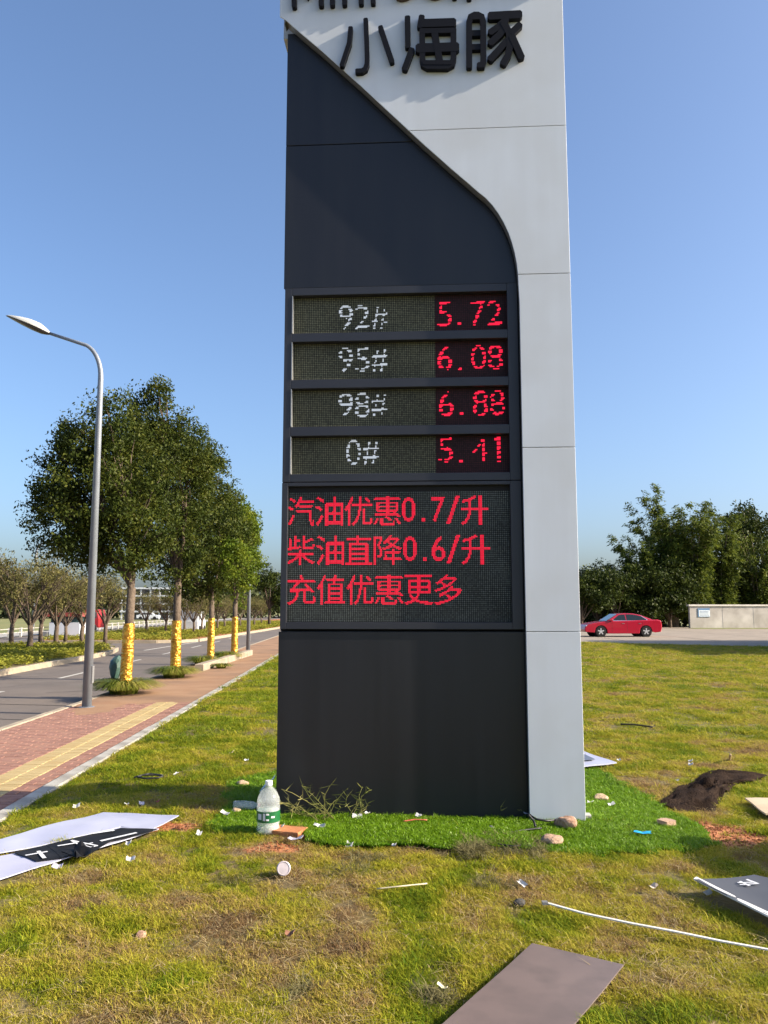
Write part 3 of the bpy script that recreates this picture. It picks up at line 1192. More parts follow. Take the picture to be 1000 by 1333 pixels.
# ------------------------------------------------------------------ street lamps
def street_lamp(label, x, y, z0, h, reach, side=-1, r0=0.095, r1=0.045, group='street lamps along the road', rise=0.35):
    t = thing('street_lamp', label, 'street lamp', (x, y, z0), 0, group)
    hs = h - .96
    pts = [(0, 0, 0), (0, 0, hs)]
    rad = [r0, r1 + .008]
    n = 9
    for i in range(1, n + 1):
        a = R(72) * i / n
        pts.append((side * .42 * (1 - math.cos(a)), 0, hs + .66 * math.sin(a)))
        rad.append(r1 + .006 - .014 * i / n)
    e = pts[-1]
    pts.append((e[0] + side * reach, 0, e[2] + .33 * reach))
    rad.append(r1 - .014)
    MB().tube(pts, rad, 14).build('pole', M['steel'], t, smooth=True)
    MB().lathe([(r0 + .05, 0), (r0 + .05, .015), (r0 + .01, .02)], 14).build('base_flange', M['steel'], t)
    MB().box(r0 * .45, r0 * .97 + .012, -.045, .045, .42, .72).build('access_door', M['body_grey'], t, bevel=.006)
    # head: long flattened leaf-shaped housing, dark underside
    ex, ez = pts[-1][0], pts[-1][2]
    tilt = R(22.5)
    for nm, m, zz in (('lamp_housing', M['lamp_white'], 1), ('lamp_lens', M['lamp_glass'], -1)):
        b = MB()
        prof = [(0, .04, .03), (.08, .085, .075), (.2, .14, .12), (.38, .165, .12), (.58, .145, .09), (.76, .10, .05), (.90, .02, .01)]
        K = 10
        for q, (l, w, hh) in enumerate(prof):
            for k in range(K + 1):
                a = math.pi * k / K
                yy = w * math.cos(a)
                z_ = (hh if zz > 0 else -hh * .55) * math.sin(a) + (0.0 if zz > 0 else -.006)
                p = Vector((side * l, yy, z_))
                ca, sa = math.cos(tilt), math.sin(tilt)
                b.v.append((ex + p.x * ca, p.y, ez + abs(p.x) * sa + p.z))
        for q in range(len(prof) - 1):
            for k in range(K):
                a = q * (K + 1) + k
                b.f.append((a, a + 1, a + K + 2, a + K + 1))
        b.build(nm, m, t, smooth=True)
    return t


p = G(113, 921, Z_PATH)
street_lamp('tall grey street lamp with curved arm beside the nearest foil-wrapped tree', p.x, p.y, Z_PATH, 6.88, 0.68, r0=.084, r1=.042)
p = G(323, 848, Z_PATH)
street_lamp('grey lamp post rising behind the fourth foil-wrapped tree', p.x, p.y, Z_PATH, 5.3, 0.2, r0=.085)
street_lamp('thin far lamp post across the road behind the olive trees', -28.2, 66, -0.2, 7.4, 0.5, side=1, r0=.12, r1=.09)

# ------------------------------------------------------------------ trees
def limb(b, p0, p1, r0, r1, n=6, seg=5, wob=0.12, rr=random):
    P0, P1 = Vector(p0), Vector(p1)
    pts, rad = [], []
    for i in range(seg + 1):
        f = i / seg
        q = P0.lerp(P1, f)
        q.z += (P1 - P0).length * 0.10 * math.sin(f * math.pi) * (1 if (P1 - P0).z > 0 else 0)
        if 0 < i < seg:
            q += Vector((rr.uniform(-wob, wob), rr.uniform(-wob, wob), rr.uniform(-wob, wob))) * (P1 - P0).length * .25
        pts.append(q)
        rad.append(r0 + (r1 - r0) * f)
    b.tube(pts, rad, n, caps=False)
    return pts


def street_tree(label, px, py, lobes, nleaf, trunk_h, r0, seed, mleaf, size=0.085, foil=(0.0, 1.42), lean=0.0, bright=None, gap=0.25):
    base = G(px, py, Z_PATH)
    t = thing('street_tree', label, 'tree', base, 0, 'street trees with gold foil wrapped trunks')
    rr = random.Random(seed)
    rs = np.random.default_rng(seed)
    b = MB()
    b.tube([(0, 0, -.05), (0.01, 0, .5), (lean * .5, 0, trunk_h * .6), (lean, 0.02, trunk_h)], [r0 * 1.12, r0, r0 * .88, r0 * .8], 12)
    top = (lean, 0.02, trunk_h - .05)
    for (cx, cy, cz, rx, ry, rz) in lobes:
        mid = (lean + (cx - lean) * .45 + rr.uniform(-.1, .1), cy * .45, trunk_h + (cz - trunk_h) * .5)
        limb(b, top, mid, r0 * .55, r0 * .32, rr=rr)
        limb(b, mid, (cx, cy, cz + rz * .5), r0 * .32, .012, rr=rr)
        for _ in range(5):
            a = rr.uniform(0, 6.28)
            limb(b, mid, (cx + math.cos(a) * rx * .75, cy + math.sin(a) * ry * .75, cz + rr.uniform(-.3, .5) * rz), r0 * .2, .008, n=5, rr=rr)
    b.build('trunk', M['bark'], t, smooth=True)
    # foil wrapped round the trunk
    b = MB()
    f0, f1 = foil
    nz_, na = 46, 22
    for i in range(nz_ + 1):
        z = f0 + (f1 - f0) * i / nz_
        rbase = r0 * (1.10 - .12 * z / f1) + .012
        for k in range(na):
            w = 2 * math.pi * k / na
            q = rbase * (1 + .10 * mnoise.noise(Vector((w * 1.2, z * 9, seed))) + .10 * mnoise.noise(Vector((w * 2, z * 34, seed))))
            b.v.append((q * math.cos(w) + lean * .5 * z / (trunk_h * .6), q * math.sin(w), z))
    for i in range(nz_):
        for k in range(na):
            k2 = (k + 1) % na
            b.f.append((i * na + k, i * na + k2, (i + 1) * na + k2, (i + 1) * na + k))
    b.build('foil_wrap', M['gold'], t)
    per = 34
    P = crown_points(lobes, nleaf // per, per, 0.19, shell=.35, rs=rs, gap=gap, gscale=1.9)
    me = quads_mesh('crown', leaf_quads(P, size, .48, .35, rs=rs), mleaf)
    o = bpy.data.objects.new('crown', me)
    C.objects.link(o)
    o.parent = t
    if bright:  # extra lobe of leaves in the brighter green
        P = crown_points(bright, 60, per, 0.2, shell=.7, rs=rs)
        me = quads_mesh('bright_foliage', leaf_quads(P, size, .5, .3, rs=rs), M['leaf_bright'])
        o = bpy.data.objects.new('bright_foliage', me)
        C.objects.link(o)
        o.parent = t
    return t


def lobes_px(px, py, spec):
    """crown lobes given in photograph pixels (centre x, y, half width, half height), at the tree's own distance"""
    base = G(px, py, Z_PATH)
    out = []
    for cx, cy, hw, hh, dy in spec:
        c = at(cx, cy, base.y + dy)
        k = (base.y + dy) / FPX * 1.01
        out.append((c.x - base.x, dy, c.z - Z_PATH, hw * k, (hw * k + hh * k) * .5, hh * k))
    return out


street_tree('nearest foil-wrapped street tree, its big dark crown behind the tall lamp', 163, 903,
            lobes_px(163, 903, [(118, 640, 62, 85, .0), (85, 668, 46, 52, .2), (140, 560, 48, 50, -.1), (165, 640, 62, 80, .1), (120, 705, 62, 40, .3), (70, 640, 28, 40, .3), (172, 705, 50, 44, -.2), (100, 585, 35, 42, 0)]),
            80000, 2.15, .105, 3, M['leaf_street'], size=.074, lean=.05, gap=.10)
street_tree('second foil-wrapped street tree, tallest crown with a knob on top', 228, 880,
            lobes_px(228, 880, [(200, 512, 25, 24, 0), (205, 570, 48, 50, .2), (225, 630, 62, 80, .0), (180, 610, 52, 75, .4), (252, 600, 30, 52, -.2), (225, 715, 55, 48, .1), (190, 560, 30, 50, 0)]),
            68000, 2.4, .115, 5, M['leaf_street'], size=.084, gap=.10)
street_tree('third foil-wrapped street tree with a broad crown, standing in the concrete planter kerb', 274, 861,
            lobes_px(274, 861, [(256, 630, 46, 66, 0), (250, 700, 48, 62, .3), (286, 700, 44, 62, -.2), (262, 757, 42, 28, .2), (243, 752, 26, 30, 0)]),
            52000, 2.0, .10, 8, M['leaf_street'], size=.092, gap=.2, bright=[(0.9, -1.2, 3.3, .5, .5, .6)])
street_tree('fourth foil-wrapped street tree with the brightest green crown, nearest the lamp post', 305, 851,
            lobes_px(305, 851, [(306, 690, 30, 46, 0), (318, 715, 22, 52, 0), (302, 742, 32, 40, .3), (324, 695, 16, 24, 0), (294, 665, 20, 26, 0)]),
            42000, 2.0, .11, 9, M['leaf_bright'], size=.110, gap=.12)


def olive_proto(seed, spread=1.0, nleaf=5200):
    t = thing('median_tree', 'x', 'tree', (0, 0, 0), 0, 'small olive-coloured trees on the road median')
    rr = random.Random(seed)
    rs = np.random.default_rng(seed)
    b = MB()
    b.tube([(0, 0, -.05), (rr.uniform(-.05, .05), 0, .5), (0, 0, .95)], [.13, .105, .10], 8)
    lobes = []
    for k in range(7):
        a = k * 2 * math.pi / 7 + rr.uniform(-.3, .3)
        r_ = rr.uniform(.75, 1.25) * spread
        e = (math.cos(a) * r_, math.sin(a) * r_, rr.uniform(2.1, 3.1))
        limb(b, (0, 0, .9), e, .055, .014, rr=rr, n=6)
        for _ in range(9):
            limb(b, (e[0] * .55, e[1] * .55, .9 + (e[2] - .9) * .6), (e[0] + rr.uniform(-.6, .6), e[1] + rr.uniform(-.6, .6), e[2] + rr.uniform(-.1, 1.0)), .016, .004, n=4, rr=rr)
        lobes.append((e[0] * .9, e[1] * .9, e[2] + .15, .75 * spread, .75 * spread, .75))
    lobes.append((0, 0, 3.1, .9 * spread, .9 * spread, .7))
    b.build('trunk', M['bark'], t, smooth=True)
    P = crown_points(lobes, nleaf // 14, 14, .24, shell=.1, rs=rs, gap=.10, gscale=1.4)
    me = quads_mesh('crown', leaf_quads(P, .125, .34, -.5, rs=rs), M['leaf_olive'])
    o = bpy.data.objects.new('crown', me)
    C.objects.link(o)
    o.parent = t
    return t


ol = [olive_proto(21), olive_proto(22, 1.1), olive_proto(23, .9)]
m1 = [(15, 838, 1.0, 'olive median tree at the left end, nearest the far lamp post'), (38, 845, 1.06, 'olive median tree with a pale forked trunk, left of the white hoarding'),
      (53, 835, .98, 'thin dark olive tree at the left corner of the white hoarding'), (73, 842, .98, 'olive median tree standing in front of the middle of the white hoarding'),
      (85, 834, .82, 'small dark-stemmed olive tree in front of the right half of the white hoarding'), (107, 840, .95, 'olive median tree at the right end of the white hoarding, left of the tall lamp'),
      (137, 837, .93, 'olive median tree seen between the tall lamp and the nearest foil-wrapped trunk')]
for i, (px, py, sc, lab) in enumerate(m1):
    q = G(px, py, -.05)
    if i < 3:
        o = ol[i]
        o.location = q
        o.rotation_euler = (0, 0, i * 1.3)
        o.scale = (sc,) * 3
        o['label'] = lab
    else:
        copy_tree(ol[i % 3], q, i * 1.9, lab, sc)
q = at(-22, 790, 35)
copy_tree(ol[0], (q.x, q.y, -.05), 2.2, 'olive median tree cut by the left edge of the photograph', 1.08)
m2 = [(190, 822, 'olive tree left of the second foil-wrapped trunk on the far median'), (216, 824, 'forked olive tree just left of the second foil-wrapped trunk'), (240, 822, 'olive tree right of the second foil-wrapped trunk, before the white van'),
      (252, 824, 'bent olive tree between the second and third foil-wrapped trunks'), (263, 821, 'olive tree just left of the third foil-wrapped trunk'),
      (283, 819, 'olive tree just right of the third foil-wrapped trunk'), (292, 817, 'olive tree between the third and fourth foil-wrapped trunks'), (313, 816, 'olive tree right of the fourth foil-wrapped trunk'),
      (331, 815, 'olive tree just right of the rear lamp post'), (340, 812, 'farthest olive tree on the median, beside the round green tree')]
for i, (px, py, lab) in enumerate(m2):
    q = G(px, py, -.0)
    copy_tree(ol[(i + 1) % 3], q, i * 2.1 + .4, lab, (.80, .80, .78))

# round green tree beside the sign, far down the road
def broad_tree(name, label, loc, h, rad, seed, m, nleaf=9000, size=.3, group=None, flat=.8, trunk=.25, gap=.2):
    t = thing(name, label, 'tree', loc, 0, group)
    rr = random.Random(seed)
    rs = np.random.default_rng(seed)
    b = MB()
    b.tube([(0, 0, -.3), (0, 0, h * trunk), (0, 0, h * .5)], [h * .028, h * .022, h * .014], 8)
    lobes = []
    for k in range(9):
        a = k * 2.4
        r_ = rad * rr.uniform(.35, .68)
        z = h * rr.uniform(max(.28, trunk + .12), .78)
        lobes.append((math.cos(a) * r_, math.sin(a) * r_, z, rad * .48, rad * .48, h * .19))
        limb(b, (0, 0, h * trunk), lobes[-1][:3], h * .012, .02, n=5, rr=rr)
    lobes.append((rr.uniform(-.2, .2) * rad, 0, h * .84, rad * .5, rad * .5, h * .15))
    b.build('trunk', M['bark'], t, smooth=True)
    P = crown_points(lobes, nleaf // 22, 22, rad * .16, shell=.3, rs=rs, gap=gap, gscale=.6)
    P = P[P[:, 2] > .1]
    me = quads_mesh('crown', leaf_quads(P, size, .5, .3, rs=rs), m)
    o = bpy.data.objects.new('crown', me)
    C.objects.link(o)
    o.parent = t
    return t


q = at(351, 790, 88)
broad_tree('roadside_tree', 'round green tree far down the road, half hidden by the sign', (q.x, q.y, -.1), 6.6, 2.3, 31, M['leaf_dark'], 8000, .24)

# ---- the wooded edge on the right
hedge = [(757, 74, 5.6, 3.0, 'leaf_dark'), (778, 78, 6.3, 3.2, 'leaf_dark'), (802, 76, 5.9, 3.0, 'leaf_dark'), (822, 79, 6.2, 3.0, 'leaf_dark'), (740, 80, 5.8, 3.0, 'leaf_dark')]
labs = ['green bushy tree right beside the white edge of the sign', 'tallest bushy tree above the rear half of the red car', 'bushy green tree directly above the red car',
        'bushy dark tree between the red car and the bamboo', 'bushy tree mostly hidden behind the white edge of the sign']
for i, ((px, Y, h, r_, mm), lab) in enumerate(zip(hedge, labs)):
    q = at(px, 800, Y)
    broad_tree('bushy_tree', lab, (q.x, Y, -.15), h, r_, 40 + i, M[mm], 8500, .26, 'bushy trees behind the red car', trunk=.12, gap=.35)


def bamboo(label, px, Y, h, spread, seed, nc=34, lean=0.0, nleaf=15000, m=None):
    q = at(px, 800, Y)
    t = thing('bamboo_clump', label, 'bamboo', (q.x, Y, -.15), 0, 'bamboo clumps behind the grey wall')
    rr = random.Random(seed)
    rs = np.random.default_rng(seed)
    b = MB()
    P, Dd = [], []
    for k in range(nc):
        a = rr.uniform(0, 6.28)
        r_ = spread * rr.uniform(.1, 1) ** .7
        hh = h * rr.uniform(.55, 1.0)
        ax, ay = math.cos(a), math.sin(a)
        pts = []
        for i in range(9):
            f = i / 8
            bend = r_ * (.18 * f + .95 * max(0, f - .25) ** 2.0)
            z = hh * (f - .16 * f ** 4)
            pts.append(Vector((ax * (.5 * rr.random() * 0 + .35) + ax * bend + lean * f * f * h * .3, ay * .35 + ay * bend, z)))
        b.tube(pts, [.05, .048, .045, .04, .035, .028, .02, .013, .006], 5, caps=False)
        ns = nleaf // nc // 20
        for s_ in range(ns):
            f = 0.14 + .86 * rr.random() ** .8
            i = min(7, int(f * 8))
            c = pts[i].lerp(pts[i + 1], f * 8 - i)
            dirv = Vector((ax * .8 + rr.uniform(-.8, .8), ay * .8 + rr.uniform(-.8, .8), -.15)).normalized()
            L = rr.uniform(.5, 1.5) * (1.15 - .55 * f)
            for l in range(20):
                g = rr.random()
                P.append(c + dirv * L * g + Vector((rr.gauss(0, .16), rr.gauss(0, .16), rr.gauss(0, .10) - .35 * L * g * g)))
                Dd.append((dirv.x + rr.gauss(0, .5), dirv.y + rr.gauss(0, .5), -.45 + rr.gauss(0, .4)))
    b.build('culms', M['bark_pale'], t)
    me = quads_mesh('foliage', leaf_quads(np.array([tuple(p) for p in P]), .34, .26, rs=rs, dirs=norm(np.array(Dd))), m or M['leaf_bamboo'])
    o = bpy.data.objects.new('foliage', me)
    C.objects.link(o)
    o.parent = t
    return t


bamboo('feathery bamboo clump leaning left at the edge of the grove', 842, 79, 11.8, 3.0, 61, nc=18, lean=-.4, nleaf=10000)
bamboo('tall thin plume of bamboo rising left of the grove', 872, 82, 17.6, 1.7, 62, nc=12, lean=-.42, nleaf=8500)
bamboo('dense dark bamboo clump at the left corner of the grey wall', 878, 80, 12.8, 3.4, 63, nc=42, nleaf=24000)
bamboo('tallest bright-tipped bamboo clump above the wall sign', 905, 79, 14.8, 3.6, 64, nc=40, nleaf=24000)
bamboo('bamboo clump right of the tallest one, behind the middle of the wall', 938, 81, 13.6, 3.2, 65, nc=38, nleaf=22000)
bamboo('loose pale bamboo clump at the right edge of the photograph', 990, 82, 12.6, 3.4, 66, nc=30, nleaf=15000)
q = at(972, 800, 88)
broad_tree('round_headed_tree', 'round-headed dark tree rising behind the bamboo at the right', (q.x, 88, -.15), 13.6, 3.6, 67, M['leaf_dark'], 11000, .3, trunk=.45)
for i, (px, Y, h, r_, lab) in enumerate([(846, 77, 6.2, 3.2, 'low dark bush under the leaning bamboo'), (872, 77.5, 6.8, 3.2, 'low dark bush at the end of the grey wall'), (925, 83, 8.5, 4.2, 'dark tree filling the grove behind the wall'), (990, 85, 8.6, 4.4, 'dark tree behind the right end of the wall')]):
    q = at(px, 800, Y)
    broad_tree('understorey_tree', lab, (q.x, Y, -.15), h, r_, 70 + i, M['leaf_dark'], 9000, .28, 'dark understorey trees of the bamboo grove', trunk=.1, gap=.4)

# far woods: one mass each side
def woods(name, x0, x1, Y, h, seed, m, n=9000, size=.8):
    rs = np.random.default_rng(seed)
    xs = rs.uniform(x0, x1, n // 16)
    tops = np.array([h * (.65 + .5 * mnoise.noise(Vector((x * .045, seed, 0))) + .25 * mnoise.noise(Vector((x * .2, seed, 5)))) for x in xs])
    zs = tops * rs.uniform(0, 1, len(xs)) ** .6
    c = np.stack([xs, Y + rs.uniform(-6, 6, len(xs)), zs], 1)
    P = (c[:, None, :] + rs.normal(size=(len(xs), 16, 3)) * np.array([1.2, 1.2, .8])).reshape(-1, 3)
    P[:, 2] = np.maximum(P[:, 2], -.2)
    o = bpy.data.objects.new(name, quads_mesh(name, leaf_quads(P, size, .6, .2, rs=rs), m))
    C.objects.link(o)
    return tag(o, 'far line of woods beyond the fields on the left' if x0 < 0 else 'dark wood behind the bamboo and the hedge on the right', 'woods', kind='stuff')


woods('far_woods', -190, 5, 185, 8.5, 5, M['leaf_far'], 26000, 1.1)
woods('near_woods', 8, 75, 93, 5.0, 6, M['leaf_dark'], 22000, .6)

# ------------------------------------------------------------------ planting along the road
def scatter(name, pts, scl, rot, tone, variants, label=None, cat=None):
    """one object: instances of the variant meshes on points, each with its own tone"""
    n = len(pts)
    me = bpy.data.meshes.new(name)
    me.vertices.add(n)
    me.vertices.foreach_set('co', np.ascontiguousarray(pts, dtype=np.float32).ravel())
    for nm, typ, val in (('scl', 'FLOAT_VECTOR', scl), ('rot', 'FLOAT_VECTOR', rot), ('tone', 'FLOAT', tone), ('vi', 'INT', rng.integers(0, len(variants), n))):
        a = me.attributes.new(nm, typ, 'POINT')
        a.data.foreach_set('vector' if typ == 'FLOAT_VECTOR' else 'value', np.ascontiguousarray(val, dtype=np.int32 if typ == 'INT' else np.float32).ravel())
    o = bpy.data.objects.new(name, me)
    C.objects.link(o)
    col = bpy.data.collections.new(name + '_variants')
    for i, vmesh in enumerate(variants):
        col.objects.link(bpy.data.objects.new('%s_clump_%02d' % (name, i), vmesh))
    ng = bpy.data.node_groups.new(name + '_scatter', 'GeometryNodeTree')
    ng.interface.new_socket('Geometry', in_out='INPUT', socket_type='NodeSocketGeometry')
    ng.interface.new_socket('Geometry', in_out='OUTPUT', socket_type='NodeSocketGeometry')
    N, L = ng.nodes, ng.links
    gi, go = N.new('NodeGroupInput'), N.new('NodeGroupOutput')
    ip = N.new('GeometryNodeInstanceOnPoints')
    ci = N.new('GeometryNodeCollectionInfo')
    ci.inputs['Collection'].default_value = col
    ci.inputs['Separate Children'].default_value = True
    ci.inputs['Reset Children'].default_value = True

    def attr(nm, t_):
        a = N.new('GeometryNodeInputNamedAttribute')
        a.data_type = t_
        a.inputs['Name'].default_value = nm
        return a.outputs['Attribute']
    L.new(gi.outputs[0], ip.inputs['Points'])
    L.new(ci.outputs[0], ip.inputs['Instance'])
    ip.inputs['Pick Instance'].default_value = True
    L.new(attr('vi', 'INT'), ip.inputs['Instance Index'])
    e2r = N.new('FunctionNodeEulerToRotation')
    L.new(attr('rot', 'FLOAT_VECTOR'), e2r.inputs[0])
    L.new(e2r.outputs[0], ip.inputs['Rotation'])
    L.new(attr('scl', 'FLOAT_VECTOR'), ip.inputs['Scale'])
    L.new(ip.outputs[0], go.inputs[0])
    md = o.modifiers.new('scatter', 'NODES')
    md.node_group = ng
    o['kind'] = 'stuff'
    if label:
        tag(o, label, cat)
    return o


def blade_tuft(name, nb, h, w, rad, m, seed, bend=.6, seg=2, flat=0.0):
    rs = random.Random(seed)
    b = MB()
    for _ in range(nb):
        a = rs.uniform(0, 6.283)
        r_ = rad * math.sqrt(rs.random())
        x, y = r_ * math.cos(a), r_ * math.sin(a)
        da = rs.uniform(0, 6.283)
        hh = h * rs.uniform(.5, 1.15)
        be = bend * hh * rs.uniform(.3, 1.3)
        dx, dy = math.cos(da), math.sin(da)
        wx, wy = -dy * w / 2, dx * w / 2
        prev = None
        i0 = len(b.v)
        for s_ in range(seg + 1):
            f = s_ / seg
            px_, py_ = x + dx * be * f * f, y + dy * be * f * f
            pz = hh * (f - .35 * bend * f * f) * (1 - flat)
            k = 1 - f
            if s_ < seg:
                b.v += [(px_ - wx * (k * .6 + .4), py_ - wy * (k * .6 + .4), pz), (px_ + wx * (k * .6 + .4), py_ + wy * (k * .6 + .4), pz)]
            else:
                b.v.append((px_, py_, pz))
        for s_ in range(seg - 1):
            q_ = i0 + s_ * 2
            b.f.append((q_, q_ + 1, q_ + 3, q_ + 2))
        q_ = i0 + (seg - 1) * 2
        b.f.append((q_, q_ + 1, q_ + 2))
    me = bpy.data.meshes.new(name)
    me.from_pydata(b.v, [], b.f)
    me.materials.append(m)
    return me


def inside(poly, x, y):
    c = False
    j = len(poly) - 1
    for i in range(len(poly)):
        xi, yi = poly[i]
        xj, yj = poly[j]
        if (yi > y) != (yj > y) and x < (xj - xi) * (y - yi) / (yj - yi) + xi:
            c = not c
        j = i
    return c


M['cover'] = leaf_mat('groundcover_leaves', [(0.035, 0.065, 0.010), (0.085, 0.115, 0.014), (0.175, 0.19, 0.022), (0.28, 0.26, 0.04)], .3, .55, attr='tone')
cov = []
for k in range(4):
    rs_ = np.random.default_rng(100 + k)
    P = rs_.normal(size=(46, 3)) * np.array([.13, .13, .09]) + np.array([0, 0, .16])
    P[:, 2] = np.abs(P[:, 2])
    cov.append(quads_mesh('cover', leaf_quads(P, .09, .42, -.5, rs=rs_), M['cover']))
for nm, poly, dens, lab in (('median_groundcover', med1, 13, 'low yellow-green shrubs carpeting the nearer median'), ('far_median_groundcover', med2_poly, 6, 'low green shrubs carpeting the farther median')):
    pts = []
    W = [road_xy(*p) for p in poly]
    xs = [p[0] for p in W]
    ys_ = [max(12, min(115, p[1])) for p in W]
    area = (max(xs) - min(xs)) * (max(ys_) - min(ys_))
    tt, sc_ = [], []
    for _ in range(int(area * dens)):
        x, y = rng.uniform(min(xs), max(xs)), rng.uniform(min(ys_), max(ys_))
        if x < -.5 * y - 1.5:
            continue
        if inside(W, x, y) and inside(W, x + .45, y) and inside(W, x - .35, y) and inside(W, x, y + .3) and inside(W, x, y - .4):
            pts.append((x, y, -.11))
            d = mnoise.noise(Vector((x * .35, y * .35, 3)))
            e = mnoise.noise(Vector((x * .9, y * .9, 8)))
            tt.append(.80 + .9 * min(0, d + .12) * 2 + .25 * e)
            s = 1.0 + .5 * d + .35 * e + rng.uniform(-.2, .3)
            sc_.append((s * 1.3, s * 1.3, max(.35, s * .62)))
    n = len(pts)
    scatter(nm, np.array(pts), np.array(sc_), np.stack([rng.uniform(-.2, .2, n), rng.uniform(-.2, .2, n), rng.uniform(0, 6.28, n)], 1), np.array(tt), cov, lab, 'shrubs')


def strap_clump(label, loc, rx, ry, h, n, seed, group='strap-leaved plants round the tree trunks'):
    rs = random.Random(seed)
    b = MB()
    for _ in range(n):
        a = rs.uniform(0, 6.28)
        r_ = math.sqrt(rs.random()) * .8
        x, y = rx * r_ * .55 * math.cos(a), ry * r_ * .55 * math.sin(a)
        da = a + rs.gauss(0, .8)
        L = h * rs.uniform(.9, 1.7)
        w = rs.uniform(.009, .016)
        dx, dy = math.cos(da), math.sin(da)
        i0 = len(b.v)
        for s_ in range(5):
            f = s_ / 4
            px_, py_ = x + dx * L * (.20 * f + .62 * f * f), y + dy * L * (.20 * f + .62 * f * f)
            pz = L * (1.20 * f - 1.0 * f * f) + .0
            k = w * (1 - .8 * f)
            b.v += [(px_ - dy * k, py_ + dx * k, pz), (px_ + dy * k, py_ - dx * k, pz)]
        for s_ in range(4):
            q_ = i0 + s_ * 2
            b.f.append((q_, q_ + 1, q_ + 3, q_ + 2))
    o = b.build('strap_plant', M['strap'], fix=False)
    o.location = loc
    return tag(o, label, 'plant', group)


q = G(163, 903, Z_PATH)
strap_clump('widest clump of arching strap leaves at the foot of the nearest foil-wrapped tree', (q.x, q.y - .1, Z_PATH), .60, .50, .52, 1300, 1)
q = G(228, 882, Z_PATH)
strap_clump('dark strap-leaved clump at the foot of the second foil-wrapped tree', (q.x, q.y - .1, Z_PATH), .55, .5, .48, 1000, 2)
q = G(262, 866, Z_PATH)
strap_clump('dark clump left of the third foil-wrapped tree, at the end of the concrete planter kerb', (q.x, q.y, Z_PATH), .42, .4, .48, 600, 3)
q = G(291, 860, Z_PATH)
strap_clump('strap-leaved clump behind the concrete planter kerb, before the fourth foil-wrapped tree', (q.x, q.y + .3, Z_PATH), .55, .5, .50, 600, 4)
q = G(289, 870, Z_PATH)
strap_clump('small clump growing in front of the concrete planter kerb', (q.x, q.y - .1, Z_PATH), .28, .25, .26, 300, 5)
# concrete planter kerb
a, c = G(259, 874, Z_PATH), G(325, 853, Z_PATH)
d = (c - a)
pk = thing('planter_kerb', 'pale concrete kerb lying along the path beside the third and fourth foil-wrapped trees', 'kerb', (a.x, a.y, Z_PATH), math.atan2(d.y, d.x))
nst = 7
L = d.length / nst
me0 = MB().chbox(.006, L - .006, -.12, .12, 0, .20, .02).build('kerb_stone', M['kerb_dust'], pk)
for k in range(1, nst):
    o = me0.copy()
    C.objects.link(o)
    o.location = (k * L, 0, 0)
    o.rotation_euler = (0, 0, rng.uniform(-.01, .01))

# green shield-shaped panel leaning beside the nearest tree
q0 = at(150, 874, G(163, 903, Z_PATH).y + .25)
b = MB()
outl = [(148, 893), (143, 880), (141, 868), (143, 860), (148, 855), (154, 853), (158, 857), (159, 868), (156, 880), (152, 891)]
P3 = [at(x, y, q0.y) for x, y in outl]
cen = sum(P3, Vector()) / len(P3)
t = thing('shield_panel', 'dark green shield-shaped panel with a pale edge beside the nearest foil-wrapped tree', 'panel', (cen.x, cen.y, Z_PATH))
b = MB()
n = len(P3)
for sc_, yy in ((1.0, 0.05), (.8, -.04), (.4, -.09)):
    for p3 in P3:
        e = cen + (p3 - cen) * sc_ - Vector((cen.x, cen.y, Z_PATH))
        b.v.append((e.x, e.y + yy, e.z))
for r_ in range(2):
    for i in range(n):
        j = (i + 1) % n
        b.f.append((r_ * n + i, r_ * n + j, (r_ + 1) * n + j, (r_ + 1) * n + i))
b.f.append(tuple(2 * n + i for i in range(n)))
b.f.append(tuple(i for i in range(n))[::-1])
b.build('shell', mat('shield_green', (0.035, 0.075, 0.06), .45, var=(0.05, 0.10, 0.085), scale=5), t, smooth=False)
eb = [P3[i] - Vector((cen.x, cen.y, Z_PATH)) for i in (0, 9, 8, 7)]
MB().tube([(e.x, e.y, e.z) for e in eb], .014, 6).build('edge_strip', M['paint'], t)
MB().tube([(0, .12, 0), (0, .12, .62)], .014, 6).build('stake', M['body_grey'], t)

# ------------------------------------------------------------------ across the road: railing, hoarding, truck, building
rail = thing('guard_railing', 'white post-and-rail fence along the far side of the second carriageway', 'fence', (*road_xy(-22.7, 40), Z_ROAD), ROAD_RZ)
pm = MB().box(-.07, .07, -.07, .07, 0, .62).build('post', M['paint'], rail)
k = 0
for s in np.arange(-8, 74, 1.9):
    if k:
        o = pm.copy()
        C.objects.link(o)
    else:
        o = pm
    o.location = (0, s, 0)
    k += 1
for z in (.28, .52):
    MB().box(-.02, .02, -9, 75, z, z + .05).build('rail', M['kerb'], rail)
b = MB()
b.add([(*road_xy(-26.5, -10), -.2), (*road_xy(-22.95, -10), -.2), (*road_xy(-22.95, 200), -.2), (*road_xy(-26.5, 200), -.2)], [(0, 1, 2, 3)])
structure(b.build('far_pavement', M['kerb']))

